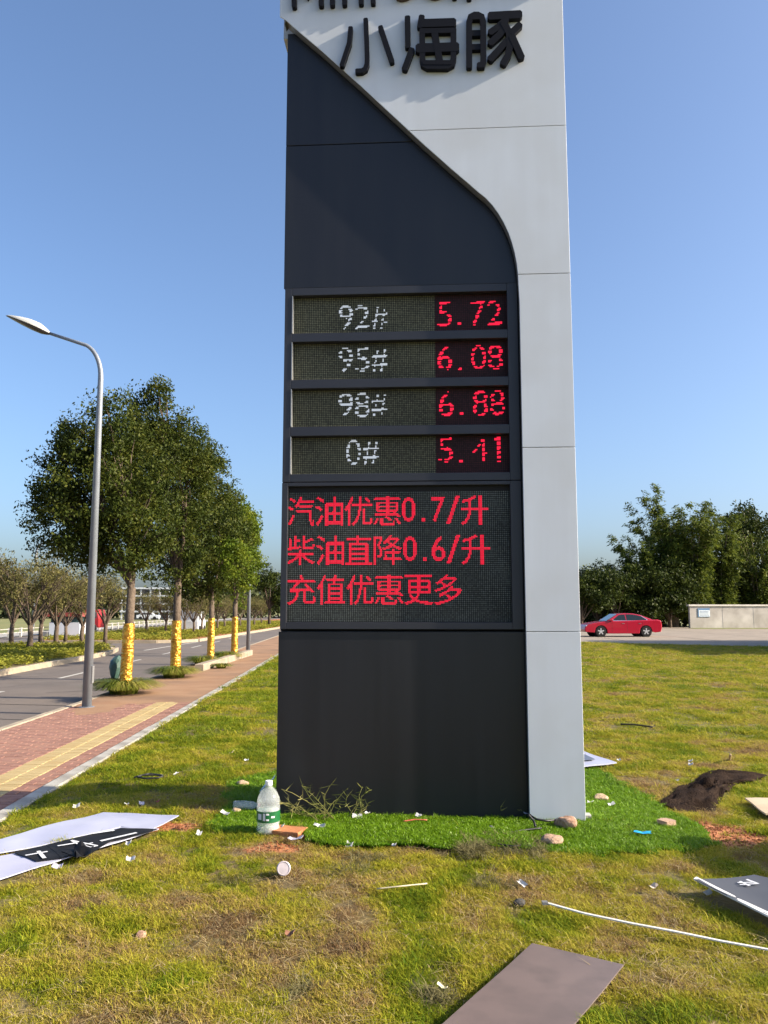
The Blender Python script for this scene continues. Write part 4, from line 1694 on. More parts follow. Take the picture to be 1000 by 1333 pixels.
q = G(83, 834, -.2)
hb = thing('roadside_hut', 'low white-walled hut with a dark red roof behind the olive trees', 'hut', (at(83, 834, q.y + 2.2).x, q.y + 2.2, -.2), .03)
MB().box(-.92, -.50, 0, 1.2, 0, 1.02).build('wall', M['white_clad'], hb)
MB().box(-.44, .92, 0, 1.2, 0, 1.02).build('wall', M['white_clad'], hb)
MB().box(-.92, .92, .25, 1.1, 1.021, 1.38).build('window_band', mat('dark_teal', (0.03, 0.06, 0.06), .3), hb)
MB().prism([(-1.2, 1.381), (1.15, 1.381), (1.0, 1.62), (-1.05, 1.62)], Fr(-.15), Fr(1.4)).build('roof', mat('dark_red', (0.22, 0.04, 0.03), .6), hb)
MB().box(-1.3, -1.0, -.1, .3, 0, .45).build('crate', M['body_grey'], hb)

q = at(121, 812, 60)
tr = thing('red_truck', 'bright red truck standing across the road behind the tall lamp post', 'truck', (q.x, 60, -.15), .05)
redp = mat('truck_red', (0.30, 0.015, 0.018), .5)
MB().prism([(-.62, .45), (.42, .45), (.42, 1.1), (.24, 1.75), (-.62, 1.8)], Fr(0), Fr(2.0)).build('cab', redp, tr, bevel=.04)
MB().box(-3.1, -.68, 0, 2.0, .55, .85).build('flatbed', redp, tr)
MB().box(-.02, .25, -.012, -.001, 1.15, 1.6).build('window', M['lamp_glass'], tr)
for x in (-2.6, -1.7, -.1):
    MB().lathe([(.40, 0), (.42, .05), (.42, .22), (.40, .27)], 18, Matrix.Translation((x, .0, .40)) @ Matrix.Rotation(R(90), 4, 'X')).build('wheel', M['seam'], tr, smooth=False)

q = at(240, 824, 62)
vn = thing('white_van', 'white van far away on the second carriageway beyond the second foil-wrapped trunk', 'van', (q.x, 64, Z_ROAD), ROAD_RZ + R(90))
MB().prism([(-1.1, .3), (1.9, .3), (1.95, .9), (1.55, 1.15), (1.1, 1.7), (-1.05, 1.75), (-1.15, .9)], Fr(-.8), Fr(.8)).build('body', M['white_clad'], vn, bevel=.06)
for y in (-.806, .806):
    MB().prism([(.2, 1.1), (1.3, 1.1), (1.02, 1.55), (.2, 1.58)], Fr(y), Fr(y - .005)).build('side_window', M['lamp_glass'], vn)
    for x in (-.6, 1.3):
        MB().lathe([(.30, -.1), (.30, .1)], 14, Matrix.Translation((x, y * .93, .30)) @ Matrix.Rotation(R(90), 4, 'X')).build('wheel', M['seam'], vn)
MB().prism([(1.57, 1.16), (1.60, 1.16), (1.16, 1.68), (1.12, 1.68)], Fr(-.7), Fr(.7)).build('windscreen', M['lamp_glass'], vn)

q = at(193, 812, 150)
vc = thing('pale_car', 'small pale car far off on the other side of the road', 'car', (q.x, 150, -.2), .1)
MB().prism([(-2.0, .25), (2.0, .25), (2.05, .75), (1.1, .9), (.6, 1.35), (-1.0, 1.35), (-1.6, .9), (-2.05, .8)], Fr(-.8), Fr(.8)).build('body', M['white_clad'], vc, bevel=.06)
MB().prism([(.9, .9), (.5, 1.27), (-.95, 1.27), (-1.4, .9)], Fr(-.808), Fr(-.801)).build('side_window', M['lamp_glass'], vc)
for x in (-1.25, 1.25):
    MB().lathe([(.3, 0), (.3, .2)], 14, Matrix.Translation((x, -.62, .3)) @ Matrix.Rotation(R(90), 4, 'X')).build('wheel', M['seam'], vc)

# long pale building far behind
q = at(196, 800, 160)
bd = thing('far_building', 'long pale multi-storey building showing under the crowns of the first two street trees', 'building', (q.x, 160, -.3), .05)
MB().box(-5.2, 5.2, .5, 12, 0, 6.1).build('wall', mat('far_wall', (0.30, 0.28, 0.27), .8, var=(.22, .2, .2), scale=.4), bd)
sl = None
for z in (1.4, 2.9, 4.4, 5.9):
    s_ = MB().box(-5.7, 5.7, -.9, .45, z, z + .32).build('floor_slab', M['white_clad'], bd)
for i, x in enumerate(np.arange(-5.4, 5.5, 1.8)):
    MB().box(x - .12, x + .12, -.7, -.45, 0, 5.9).build('column', M['white_clad'], bd)
for z in (.3, 1.8, 3.3, 4.8):
    for x in np.arange(-4.5, 4.6, 1.8):
        MB().box(x - .5, x + .5, .44, .498, z, z + .9).build('window', M['lamp_glass'], bd)

# ------------------------------------------------------------------ right side: wall, its sign, unseen shade casters
w0, w1 = at(899, 817, 74.0), at(1060, 817, 75.5)
d = Vector((w1.x - w0.x, w1.y - w0.y, 0))
wl_ = thing('grey_wall', 'long grey rendered wall below the bamboo with a small sign plate', 'wall', (w0.x, w0.y, -.1), math.atan2(d.y, d.x))
MB().box(0, 14.5, 0, .28, 0, 2.02).build('rendered_face', mat('render_grey', (0.37, 0.335, 0.305), .92, var=(0.30, 0.27, 0.245), scale=1.3, detail=9, bump=.2, bscale=20, var2=(0.48, 0.44, 0.41), scale2=.6), wl_)
MB().box(-.12, 14.6, -.10, .38, 2.021, 2.17).build('coping', mat('coping', (0.60, 0.56, 0.51), .9, var=(.5, .46, .42), scale=2), wl_)
ws = thing('wall_plate', 'small white and blue notice plate fixed to the left end of the grey wall', 'sign', wl_.matrix_basis @ Vector((.75, -.03, 1.05)), math.atan2(d.y, d.x))
MB().box(0, 1.15, -.015, .02, 0, .78).build('plate', mat('plate_blue', (.10, .20, .34), .5), ws)
MB().box(.09, 1.14, -.022, -.0155, .04, .60).build('notice', mat('plate_white', (.62, .66, .70), .5), ws)
inkb = mat('plate_ink', (.13, .20, .30), .6)
for r_, (z, h_) in enumerate(((.40, .10), (.24, .06), (.12, .05))):
    x = .17
    rr = random.Random(r_)
    b = MB()
    while x < 1.0:
        w = rr.uniform(.05, .09)
        b.box(x, x + w, -.025, -.0225, z, z + h_)
        b.box(x + .01, x + w * .7, -.0268, -.0255, z + h_ * .3, z + h_ * .42)
        x += w + .025
    b.build('notice_lettering', inkb, ws)
jb = None
for k in range(4):
    xj = 3.1 + k * 3.0
    j_ = MB().box(xj, xj + .035, -.006, -.001, .02, 2.0)
    j_ = j_.build('wall_joint', M['body_grey'], wl_)
# grass verge below the wall
b = MB()
b.add([(w0.x - .3, w0.y - 2.4, -.04), (w1.x + 8, w1.y - 3.0, -.04), (w1.x + 8, w1.y + .2, -.04), (w0.x - .3, w0.y + .1, -.04)], [(0, 1, 2, 3)])
structure(b.build('wall_verge', mat('verge', (0.20, 0.22, 0.04), .95, var=(0.13, 0.16, 0.03), scale=1.5, detail=8)))

ks = thing('shade_block', 'unseen plain building added beyond the right edge to cast the far shade', 'building', (24.0, 34.8, -.05), 0)  # unseen building, added to throw the shade over far lawn and road
MB().box(0, 9, -7.2, 7.6, 0, 6.2).build('wall', M['kerb'], ks)
MB().box(-.4, 9.4, -7.6, 8.0, 6.201, 6.55).build('roof', M['white_clad'], ks)
MB().box(-.03, -.001, -1, 1, 0, 2.4).build('door', M['lamp_glass'], ks)
for y in (-5, 3.5):
    MB().box(-.03, -.001, y, y + 1.6, 1.0, 2.4).build('window', M['lamp_glass'], ks)
ub = thing('shadow_box', 'unseen low grey box added beyond the right edge to cast the near shadow', 'cabinet', (3.35, 5.32, 0), -.06)  # unseen box, added to throw the near shadow on the lawn
MB().box(0, .45, -.36, .36, .0, .66).build('body', M['body_grey'], ub, bevel=.01)
MB().box(-.012, -.001, -.32, .32, .06, .6).build('door', M['steel'], ub)
MB().box(-.03, .48, -.39, .39, .661, .70).build('lid', M['body_grey'], ub)

# ------------------------------------------------------------------ the red car
q = G(809, 828.5, -.06)
CARY = q.y
carM = thing('red_car', 'shiny red saloon car parked on the concrete road before the dark hedge', 'car', (q.x - .15, CARY, -.056), R(3))
paint = mat('car_red', (0.36, 0.004, 0.022), .25, coat=.6, spec=.5)
wheels_x = [-1.42, 1.42]
WR = .33


def arch_pts(cx, r_, n=8, up=True):
    return [(cx + r_ * math.cos(math.pi * i / n), .33 + r_ * math.sin(math.pi * i / n)) for i in range(n + 1)]


low = [(-2.40, .30), (-2.44, .45), (-2.40, .62), (-2.25, .74), (-1.9, .83), (-1.25, .93), (-.6, .97), (.9, 1.0), (1.6, 1.03), (2.15, 1.05), (2.36, 1.0), (2.42, .80), (2.42, .5), (2.34, .30)]
bot = [(1.42 + .40 * math.cos(a), .31 + .40 * math.sin(a)) for a in np.linspace(0, math.pi, 10)] + [(1.0, .20), (-1.0, .20)] + [(-1.42 + .40 * math.cos(a), .31 + .40 * math.sin(a)) for a in np.linspace(0, math.pi, 10)] + [(-1.84, .26)]
prof = low + [(2.0, .26)] + bot
b = MB()
n = len(prof)
layers = [(-.90, .955, .52), (-.84, 1.0, .5), (0, 1.012, .5), (.84, 1.0, .5), (.90, .955, .52)]
for yy, sc_, zc in [(-.905, .0, 0), (-.86, 1, 0), (.86, 1, 0), (.905, 0, 0)]:
    for x, z in prof:
        if abs(yy) > .9:
            top = z > .75
            b.v.append((x * .985, yy, .55 + (z - .55) * (.93 if z > .6 else 1.0)))
        else:
            b.v.append((x, yy, z))
for l in range(3):
    for i in range(n):
        j = (i + 1) % n
        b.f.append((l * n + i, l * n + j, (l + 1) * n + j, (l + 1) * n + i))
b.f.append(tuple(range(n))[::-1])
b.f.append(tuple(3 * n + i for i in range(n)))
b.build('body', paint, carM, bevel=.02)
# cabin: tapered glasshouse with roof and pillars
gh = [(-1.02, .95), (-.30, 1.385), (.15, 1.44), (.70, 1.42), (1.15, 1.33), (1.92, 1.03)]


def cab(name, poly, y0, y1, m, taper=.16):
    b_ = MB()

    def f(sgn, yb):
        return lambda x, z: (x, sgn * (yb - taper * max(0, (z - .95)) / .48), z)
    b_.prism(poly, f(-1, y0), f(1, y1))
    return b_.build(name, m, carM, bevel=.03 if name == 'cabin' else 0)


cab('cabin', gh, .80, .80, paint)
glass = mat('car_glass', (0.012, 0.02, 0.022), .08, spec=.5)


def sidewin(poly, sgn, name='side_window', m=glass, o_=.012):
    b_ = MB()

    def f(e):
        return lambda x, z: (x, sgn * (.80 + e - .16 * (z - .95) / .48), z)
    b_.prism(poly, f(o_), f(o_ - .01))
    return b_.build(name, m, carM)


chrome = mat('car_chrome', (.7, .7, .7), .2, .9)
for sgn in (-1, 1):
    sidewin([(-.66, 1.0), (-.20, 1.33), (.16, 1.375), (.20, 1.0)], sgn)
    sidewin([(.27, 1.0), (.24, 1.378), (.70, 1.36), (1.12, 1.27), (1.50, 1.06), (1.46, 1.0)], sgn)
    sidewin([(-.74, .975), (1.50, .975), (1.56, 1.05), (1.18, 1.29), (1.16, 1.275), (1.50, 1.055), (1.46, .998), (-.70, .998)], sgn, 'window_trim', chrome, .016)
    for cx in wheels_x:
        Mw = Matrix.Translation((cx, sgn * .80, .33)) @ Matrix.Rotation(R(90) * -sgn, 4, 'X')
        wheel = MB().lathe([(.21, -.10), (.31, -.11), (.33, -.06), (.33, .08), (.31, .105), (.215, .105)], 28, Mw).build('wheel', M['seam'], carM, smooth=False)
        b = MB()
        b.lathe([(.215, .085), (.215, .104), (.19, .104), (.185, .085)], 24, Mw)
        for k in range(5):
            a = k * 2 * math.pi / 5 + .3
            Ms = Mw @ Matrix.Rotation(a, 4, 'Z')
            b.box(.03, .20, -.035, .035, .088, .108, Ms)
        b.lathe([(.05, .085), (.05, .112)], 12, Mw)
        b.build('rim', chrome if False else mat('alloy', (.55, .55, .56), .35, .4), wheel)
        MB().lathe([(.38, -.18), (.385, .0)], 20, Matrix.Translation((cx, sgn * .79, .33)) @ Matrix.Rotation(R(90) * -sgn, 4, 'X')).build('wheel_arch', M['seam'], carM)
    MB().box(-.86, -.66, sgn * .82, sgn * .98, .96, 1.08).build('door_mirror', paint, carM, bevel=.03)
    MB().box(-2.34, -1.95, sgn * .80, sgn * .895, .60, .70).build('headlight', mat('headlight', (.6, .62, .65), .15), carM, bevel=.01)
    MB().box(2.10, 2.40, sgn * .78, sgn * .902, .78, .90).build('tail_light', mat('tail_light', (.35, .01, .02), .2), carM, bevel=.01)
    for x in (-.1, .95):
        MB().box(x, x + .16, sgn * .905, sgn * .925, .80, .825).build('door_handle', chrome, carM)
    sb = MB()
    for x in (-.72, .23, 1.18):
        sb.box(x, x + .012, sgn * .9055, sgn * .9065, .30, .93)
    sb.build('door_seams', M['seam'], carM)
MB().prism([(-1.0, .975), (-.33, 1.385), (-.335, 1.395), (-1.03, .975)], Fr(-.66), Fr(.66)).build('windscreen', mat('windscreen', (.25, .36, .36), .1), carM)
MB().prism([(1.17, 1.335), (1.88, 1.06), (1.89, 1.07), (1.18, 1.345)], Fr(-.6), Fr(.6)).build('rear_window', glass, carM)

# ------------------------------------------------------------------ things lying about on the lawn
EXCL = []          # ground outlines that the lawn does not grow through


def patches(name, quads, lift, m, parent=None, thick=.006, nx=14, ny=8, wave=.006, wseed=0.0, excl=True, wscale=2.2, tilt=None, follow=.5):
    """flexible sheet: each quad = 4 photo pixels of ground points (a, b, c, d round the outline)"""
    b = MB()
    for Q in quads:
        P = [G(x, y, lift) for x, y in Q]
        if excl:
            EXCL.append([(p.x, p.y) for p in P])
        for i in range(nx + 1):
            for j in range(ny + 1):
                u, v = i / nx, j / ny
                p = (P[0].lerp(P[1], u)).lerp(P[3].lerp(P[2], u), v)
                z = lift + lawn_h(p.x, p.y) * follow + wave * mnoise.noise(Vector((p.x * wscale + wseed, p.y * wscale, wseed))) * 2
                if tilt:
                    z += tilt(p.x, p.y)
                b.v.append((p.x, p.y, z))
        n0 = len(b.v) - (nx + 1) * (ny + 1)
        for i in range(nx):
            for j in range(ny):
                a = n0 + i * (ny + 1) + j
                b.f.append((a, a + ny + 1, a + ny + 2, a + 1))
    o = b.build(name, m, parent, smooth=True)
    if thick:
        sd = o.modifiers.new('thickness', 'SOLIDIFY')
        sd.thickness = thick
        sd.offset = -1
        me = o.data
        up = sum(p.normal.z for p in me.polygons)
        if up < 0:
            me.flip_normals()
        es = o.modifiers.new('crisp_edge', 'EDGE_SPLIT')
        es.split_angle = R(35)
    return o


sheet = mat('board_back_white', (0.40, 0.42, 0.54), .5, var=(0.33, 0.35, 0.48), scale=3, detail=6)
sheet2 = mat('board_white', (0.42, 0.43, 0.55), .5, var=(0.36, 0.37, 0.49), scale=2.5, detail=6)
black_film = mat('black_film', (0.006, 0.006, 0.007), .6, var=(0.016, 0.016, 0.018), scale=7, bump=.4, bscale=9, spec=.2)
print_white = mat('print_white', (0.62, 0.63, 0.66), .5)

o = patches('white_board', [[(-70, 1112), (135, 1057), (158, 1076), (-70, 1128)], [(135, 1057), (233, 1062), (197, 1080), (158, 1076)]], .040, sheet, wave=.007)
tag(o, 'crumpled white-backed board lying bent on the grass beyond the black printed one', 'board', 'cast-off sign boards on the lawn')
pb = thing('printed_board', 'white board with peeling black print lying on the grass at the left edge', 'board', (0, 0, 0), 0, 'cast-off sign boards on the lawn')
patches('board_sheet', [[(-70, 1134), (158, 1077), (207, 1079), (-70, 1168)]], .040, sheet2, pb, wave=.005, nx=24)
bf = [[(18, 1111), (60, 1100), (80, 1118), (48, 1122)], [(60, 1100), (158, 1077.6), (190, 1080), (80, 1118)], [(158, 1077.6), (205, 1079.6), (196, 1083), (150, 1094)], [(80, 1110), (150, 1092), (118, 1111), (98, 1116)], [(96, 1104), (122, 1102), (118, 1113), (100, 1116)]]
for i, q in enumerate(bf):
    patches('black_print', [q], .049 + .0015 * i + (.018 if i == 4 else 0), black_film, pb, thick=.003, nx=8, ny=5, wave=.004 if i < 4 else .03, excl=False, wscale=2.2 if i < 4 else 14)
zz = .058


def ground_bar(p0, p1, wpx, parent, m, z, name='print'):
    a, c = G(*p0, z), G(*p1, z)
    d = (c - a).normalized()
    n = Vector((-d.y, d.x, 0)) * wpx
    b = MB().add([a - n, a + n, c + n, c - n], [(0, 1, 2, 3)])
    for i in range(4):
        x, y, _ = b.v[i]
        b.v[i] = (x, y, z + lawn_h(x, y) * .5 + .0)
    return b


wp = MB()
for p0, p1, w in (((120, 1085.5), (149, 1080.5), .014), ((131, 1095), (178, 1083.5), .014), ((75, 1102.5), (100, 1098), .011), ((93, 1095.5), (112, 1104.5), .009), ((93, 1095.5), (127, 1101), .008), ((112, 1104.5), (127, 1101), .008), ((104, 1101), (121, 1097.5), .008), ((98, 1098), (118, 1103), .007), ((33, 1115), (62, 1110), .012), ((50, 1109), (58, 1118), .012)):
    g = ground_bar(p0, p1, w, pb, print_white, zz)
    wp.add(g.v, g.f)
wp.build('white_lettering', print_white, pb)

# white board behind the sign's right foot with a dark square
rbd = thing('white_panel_board', 'white board with a dark square sticking out from behind the white foot of the sign', 'board', (0, 0, 0), 0, 'cast-off sign boards on the lawn')
patches('board_sheet', [[(700, 970), (762, 979), (803, 993), (700, 1003)]], .05, sheet, rbd, thick=.01, wave=.004)
patches('dark_square', [[(735, 981), (762, 982), (775, 989), (735, 992)]], .066, mat('dark_print', (.10, .12, .17), .5), rbd, thick=0.002, wave=.004, excl=False)

# dark board with # mark
hb_ = thing('hash_board', 'dark grey board with a white hash mark lying propped at the right edge', 'board', (0, 0, 0), 0, 'cast-off sign boards on the lawn')


def tl(x, y):
    return .05 * smooth01((x - 1.95) / .5) * smooth01((5.6 - y) / .4)


patches('board_sheet', [[(905, 1144), (982, 1140), (1090, 1170), (1060, 1216)]], .085, mat('board_grey', (.062, .066, .078), .6, var=(.08, .085, .10), scale=2), hb_, thick=.004, wave=.004, tilt=tl, nx=22)
patches('white_core', [[(903, 1144.6), (907, 1143.5), (1062, 1216.5), (1062, 1222)]], .075, mat('board_core', (.75, .74, .72), .6), hb_, thick=.010, wave=.012, excl=False, nx=26, ny=2, tilt=tl, wscale=5)
hm = MB()
for p0, p1, w in (((963, 1145.5), (976, 1151.5), .008), ((972, 1144), (987, 1150), .008), ((960, 1147), (984, 1148), .006), ((963, 1149.5), (988, 1149.8), .006)):
    g = ground_bar(p0, p1, w, hb_, print_white, .0955)
    g.v = [(x, y, z + tl(x, y)) for x, y, z in g.v]
    hm.add(g.v, g.f)
hm.build('hash_mark', print_white, hb_)

# plywood-grey board in the foreground
o = patches('grey_sheet', [[(693, 1228), (812, 1256), (738, 1345), (562, 1345)]], .045, mat('sheet_grey', (.130, .100, .094), .5, var=(.155, .118, .110), scale=2.4, detail=8, bump=.06, bscale=6, var2=(.112, .088, .083), scale2=7), thick=.006, wave=.0015, nx=16, follow=.1)
tag(o, 'large plain brown-grey sheet lying in the foreground, cut by the bottom edge', 'sheet')
# beige board at the right edge
o = patches('beige_board', [[(970, 1040), (1060, 1037), (1060, 1058), (997, 1059)]], .07, mat('board_beige', (.46, .37, .26), .8, var=(.38, .30, .21), scale=4), thick=.012, wave=.003)
tag(o, 'small beige board on the grass at the right edge beside the brown mat', 'board')
# long white strip
P = [G(713, 1177, .04), G(760, 1189, .05), G(820, 1202, .055), G(880, 1213, .05), G(940, 1224, .045), G(1000, 1235, .04), G(1060, 1246, .04)]
b = MB()
for i, p in enumerate(P):
    z = lawn_h(p.x, p.y) * .6 + p.z
    w = .011 - .0004 * i
    for (dy, dz) in ((-w, 0), (w, 0), (w, .006), (-w, .006)):
        b.v.append((p.x, p.y + dy, z + dz))
for i in range(len(P) - 1):
    for k in range(4):
        b.f.append((i * 4 + k, i * 4 + (k + 1) % 4, (i + 1) * 4 + (k + 1) % 4, (i + 1) * 4 + k))
b.f.append((0, 1, 2, 3))
o = b.build('edging_strip', mat('strip_white', (.72, .70, .66), .5, var=(.6, .57, .5), scale=9))
tag(o, 'long narrow white trim strip lying across the grass on the right', 'strip')
st_cap = MB().box(-.03, .0, -.016, .016, -.002, .012).build('strip_tip', M['body_grey'], o)
st_cap.location = P[0] + Vector((0, 0, lawn_h(P[0].x, P[0].y) * .6))

# brown-black mat, humped
b = MB()
outl = [(857, 1050), (868, 1038), (890, 1022), (925, 1004), (960, 1004), (1000, 1009), (985, 1017), (960, 1022), (945, 1035), (931, 1056), (915, 1056), (890, 1057)]
mp = [G(x, y, .02) for x, y in outl]
EXCL.append([(p.x, p.y) for p in mp])
cx_, cy_ = sum(p.x for p in mp) / len(mp), sum(p.y for p in mp) / len(mp)
NRg = 12
for r_ in range(NRg + 1):
    f = r_ / NRg
    for k in range(len(mp) * 3):
        i = k // 3
        g = (k % 3) / 3
        p = mp[i].lerp(mp[(i + 1) % len(mp)], g)
        x, y = cx_ + (p.x - cx_) * f, cy_ + (p.y - cy_) * f
        hump = .035 * (1 - f ** 2.5) + .05 * abs(mnoise.noise(Vector((x * 6 + y * 4, y * 9 - x * 3, 9)))) * 2 * (1 - .5 * f) + .04 * mnoise.noise(Vector((x * 4.5, y * 4.5, 2))) * (1 - .3 * f) + .02 * mnoise.noise(Vector((x * 11, y * 11, 2)))
        fold = .07 * math.exp(-((x - 2.32) / .05) ** 2) * (1 - f) * smooth01((cy_ + .15 - y) / .3)
        b.v.append((x, y, max(.008, .02 + hump + fold)))
K = len(mp) * 3
for r_ in range(NRg):
    for k in range(K):
        k2 = (k + 1) % K
        b.f.append((r_ * K + k, r_ * K + k2, (r_ + 1) * K + k2, (r_ + 1) * K + k))
o = b.build('brown_mat', mat('mat_brown', (.016, .010, .007), 1.0, spec=.03, var=(.026, .018, .015), scale=7, bump=.9, bscale=60, detail=9, var2=(.045, .030, .022), scale2=4), smooth=True)
tag(o, 'crumpled dark brown fibre mat heaped over the orange soil on the right', 'mat')


# stones, bricks
def rock(name, label, px, py, size, m, seed, flat=.7, cat='stone', group='stones and brick pieces round the sign', squash=(1, 1, 1), boxy=0.0, lift=0.0):
    p = G(px, py, .0)
    bm = bmesh.new()
    if boxy:
        bmesh.ops.create_cube(bm, size=1.0)
        bmesh.ops.subdivide_edges(bm, edges=bm.edges, cuts=3, use_grid_fill=True)
    else:
        bmesh.ops.create_icosphere(bm, subdivisions=3, radius=.55)
    for v in bm.verts:
        nzv = mnoise.noise(v.co * 1.9 + Vector((seed * 3.1, 0, 0))) + .5 * mnoise.noise(v.co * 4.3 + Vector((seed * 1.7, 4, 0)))
        if not boxy:
            # chip flat faces off the boulder
            for k in range(5):
                rr = random.Random(seed * 9 + k)
                d = Vector((rr.gauss(0, 1), rr.gauss(0, 1), rr.gauss(0, 1))).normalized()
                e = v.co.dot(d) - .40
                if e > 0:
                    v.co -= d * e * .8
        v.co *= 1 + nzv * (.22 if not boxy else .10)
        v.co.x *= squash[0]
        v.co.y *= squash[1]
        v.co.z *= flat * squash[2]
    me = bpy.data.meshes.new(name)
    bm.to_mesh(me)
    bm.free()
    me.materials.append(m)
    o = bpy.data.objects.new(name, me)
    C.objects.link(o)
    o.scale = (size,) * 3
    o.rotation_euler = (0, 0, seed * 1.3)
    o.location = (p.x, p.y, size * flat * .38 + lift + lawn_h(p.x, p.y))
    return tag(o, label, cat, group)


st_y = mat('stone_tan', (.50, .37, .24), .9, var=(.42, .29, .18), scale=6, bump=.5, bscale=30)
st_r = mat('stone_red', (.36, .19, .12), .9, var=(.50, .33, .23), scale=7, bump=.6, bscale=30)
st_b = mat('brick_orange', (.50, .20, .08), .9, var=(.42, .16, .06), scale=8, bump=.4, bscale=50)
st_g = mat('stone_brown', (.34, .22, .15), .9, var=(.45, .30, .21), scale=6, bump=.5, bscale=30)
rock('stone', 'smooth tan stone on the bright turf right of the sign', 783, 1043, .11, st_y, 1, .62)
rock('stone', 'reddish angular stone against the white foot of the sign', 737, 1079, .135, st_r, 2, .8, squash=(1.1, .75, 1))
rock('stone', 'brown wedge-shaped stone in front of the sign on the turf edge', 719, 1101, .135, st_g, 3, .62)
rock('brick_piece', 'pale brick piece on the turf near the orange soil', 868, 1077, .098, st_g, 4, .62, 'brick', boxy=1)
rock('stone', 'tan stone at the left rear corner of the sign', 316, 1023, .10, st_y, 5, .55)
rock('stone', 'small tan stone beside the lying clear bottle', 308, 1059, .07, st_y, 6, .6)
rock('brick_piece', 'flat orange brick piece beside the big bottle', 375, 1087, .20, st_b, 7, .24, 'brick', boxy=1, squash=(1.1, .8, 1))
rock('stone', 'small brown clod on the dry grass in the left foreground', 184, 1219, .055, st_r, 8, .7)
rock('stone', 'grey stone half sunk in the turf before the sign', 641, 1083, .07, mat('stone_grey', (.16, .16, .17), .8), 9, .7)
rock('clod', 'dark clod in the grass at the end of the white strip', 676, 1181, .06, mat('clod_dark', (.06, .055, .05), .95), 10, .7, 'clod')

# big bottle, standing
p = G(349, 1086, 0)
bt = thing('water_bottle', 'big clear water bottle with a green label standing on the turf by the sign', 'bottle', (p.x, p.y, .012), .2)
pet = glass_mat('clear_plastic', (.80, .86, .88), .12, .24)
liq = glass_mat('bottle_water', (.62, .70, .66), .05, .28)
MB().lathe([(.060, 0), (.078, .006), (.083, .03), (.078, .055), (.083, .08), (.083, .185), (.079, .20), (.083, .215), (.078, .245), (.062, .28), (.042, .305), (.024, .32), (.021, .335)], 28).build('bottle_body', pet, bt, smooth=True)
MB().lathe([(.072, .008), (.074, .03), (.073, .165), (.073, .17)], 24).build('water', liq, bt, smooth=True)
lab = MB().lathe([(.0845, .085), (.0848, .16)], 28)
lab.f = lab.f[:-2]
lb = lab.build('label_band', mat('label_green', (.004, .09, .025), .4, var=(.01, .13, .04), scale=12), bt, smooth=True)
b = MB()
for k, (a0, a1, z0, z1) in enumerate(((-150, -128, .105, .145), (-120, -108, .10, .15), (-104, -90, .10, .112), (-104, -90, .138, .15), (-80, -62, .118, .130))):
    q_ = []
    for a in (a0, (a0 + a1) / 2, a1):
        for z in (z0, z1):
            q_.append((.0858 * math.cos(R(a)), .0858 * math.sin(R(a)), z))
    b.add(q_, [(0, 2, 3, 1), (2, 4, 5, 3)])
b.build('label_print', print_white, lb)
MB().lathe([(.026, .330), (.027, .335), (.027, .358), (.024, .362)], 20).build('cap', mat('cap_white', (.72, .74, .72), .4), bt)
# lying clear bottle
a, c = G(303, 1052, .04), G(337, 1053, .04)
ang = math.atan2(c.y - a.y, c.x - a.x)
lbt = thing('empty_bottle', 'small crushed clear bottle lying on its side behind the big bottle', 'bottle', (a.x, a.y + .05, .055), ang)
Mr = Matrix.Rotation(R(90), 4, 'Y')
MB().lathe([(.028, 0), (.034, .01), (.032, .05), (.036, .09), (.031, .12), (.033, .15), (.016, .19), (.014, .205)], 18, Mr).build('bottle_body', pet, lbt, smooth=True)
MB().lathe([(.016, .2), (.016, .215)], 14, Mr).build('cap', mat('cap_red', (.35, .03, .03), .4), lbt)
# clear twisted film strip
P = [at(337, 1033, 7.3), at(347, 1027, 7.2), at(358, 1022, 7.1), at(362, 1021, 7.1)]
P = [Vector((G(337 + 8 * i, 1036 - 4 * i, 0).x, G(337, 1036, 0).y + .04 * i, .03 + .03 * i)) for i in range(4)]
b = MB()
for i, q in enumerate(P):
    b.v += [(q.x, q.y, q.z), (q.x + .01, q.y + .05, q.z + .03 * (i % 2))]
for i in range(3):
    b.f.append((2 * i, 2 * i + 1, 2 * i + 3, 2 * i + 2))
o = b.build('plastic_film', glass_mat('film', (.55, .68, .85), .3, .8))
tag(o, 'twisted bluish plastic film beside the left edge of the sign', 'plastic')

# cup
p = G(367, 1148, .0)
cp = thing('plastic_cup', 'translucent lidded plastic cup lying on the dry grass below the big bottle', 'cup', (p.x, p.y + .06, .062), R(100))
Mc = Matrix.Rotation(R(-78), 4, 'Y')
cupm = mat('cup_plastic', (.40, .33, .36), .35, var=(.48, .42, .44), scale=20)
MB().lathe([(.026, -.045), (.030, -.03), (.036, .03), (.038, .04)], 20, Mc).build('cup_body', cupm, cp, smooth=True)
MB().lathe([(.041, .040), (.042, .046), (.036, .050), (.034, .047)], 20, Mc).build('lid', mat('lid', (.46, .41, .44), .4, var=(.36, .32, .34), scale=25), cp)

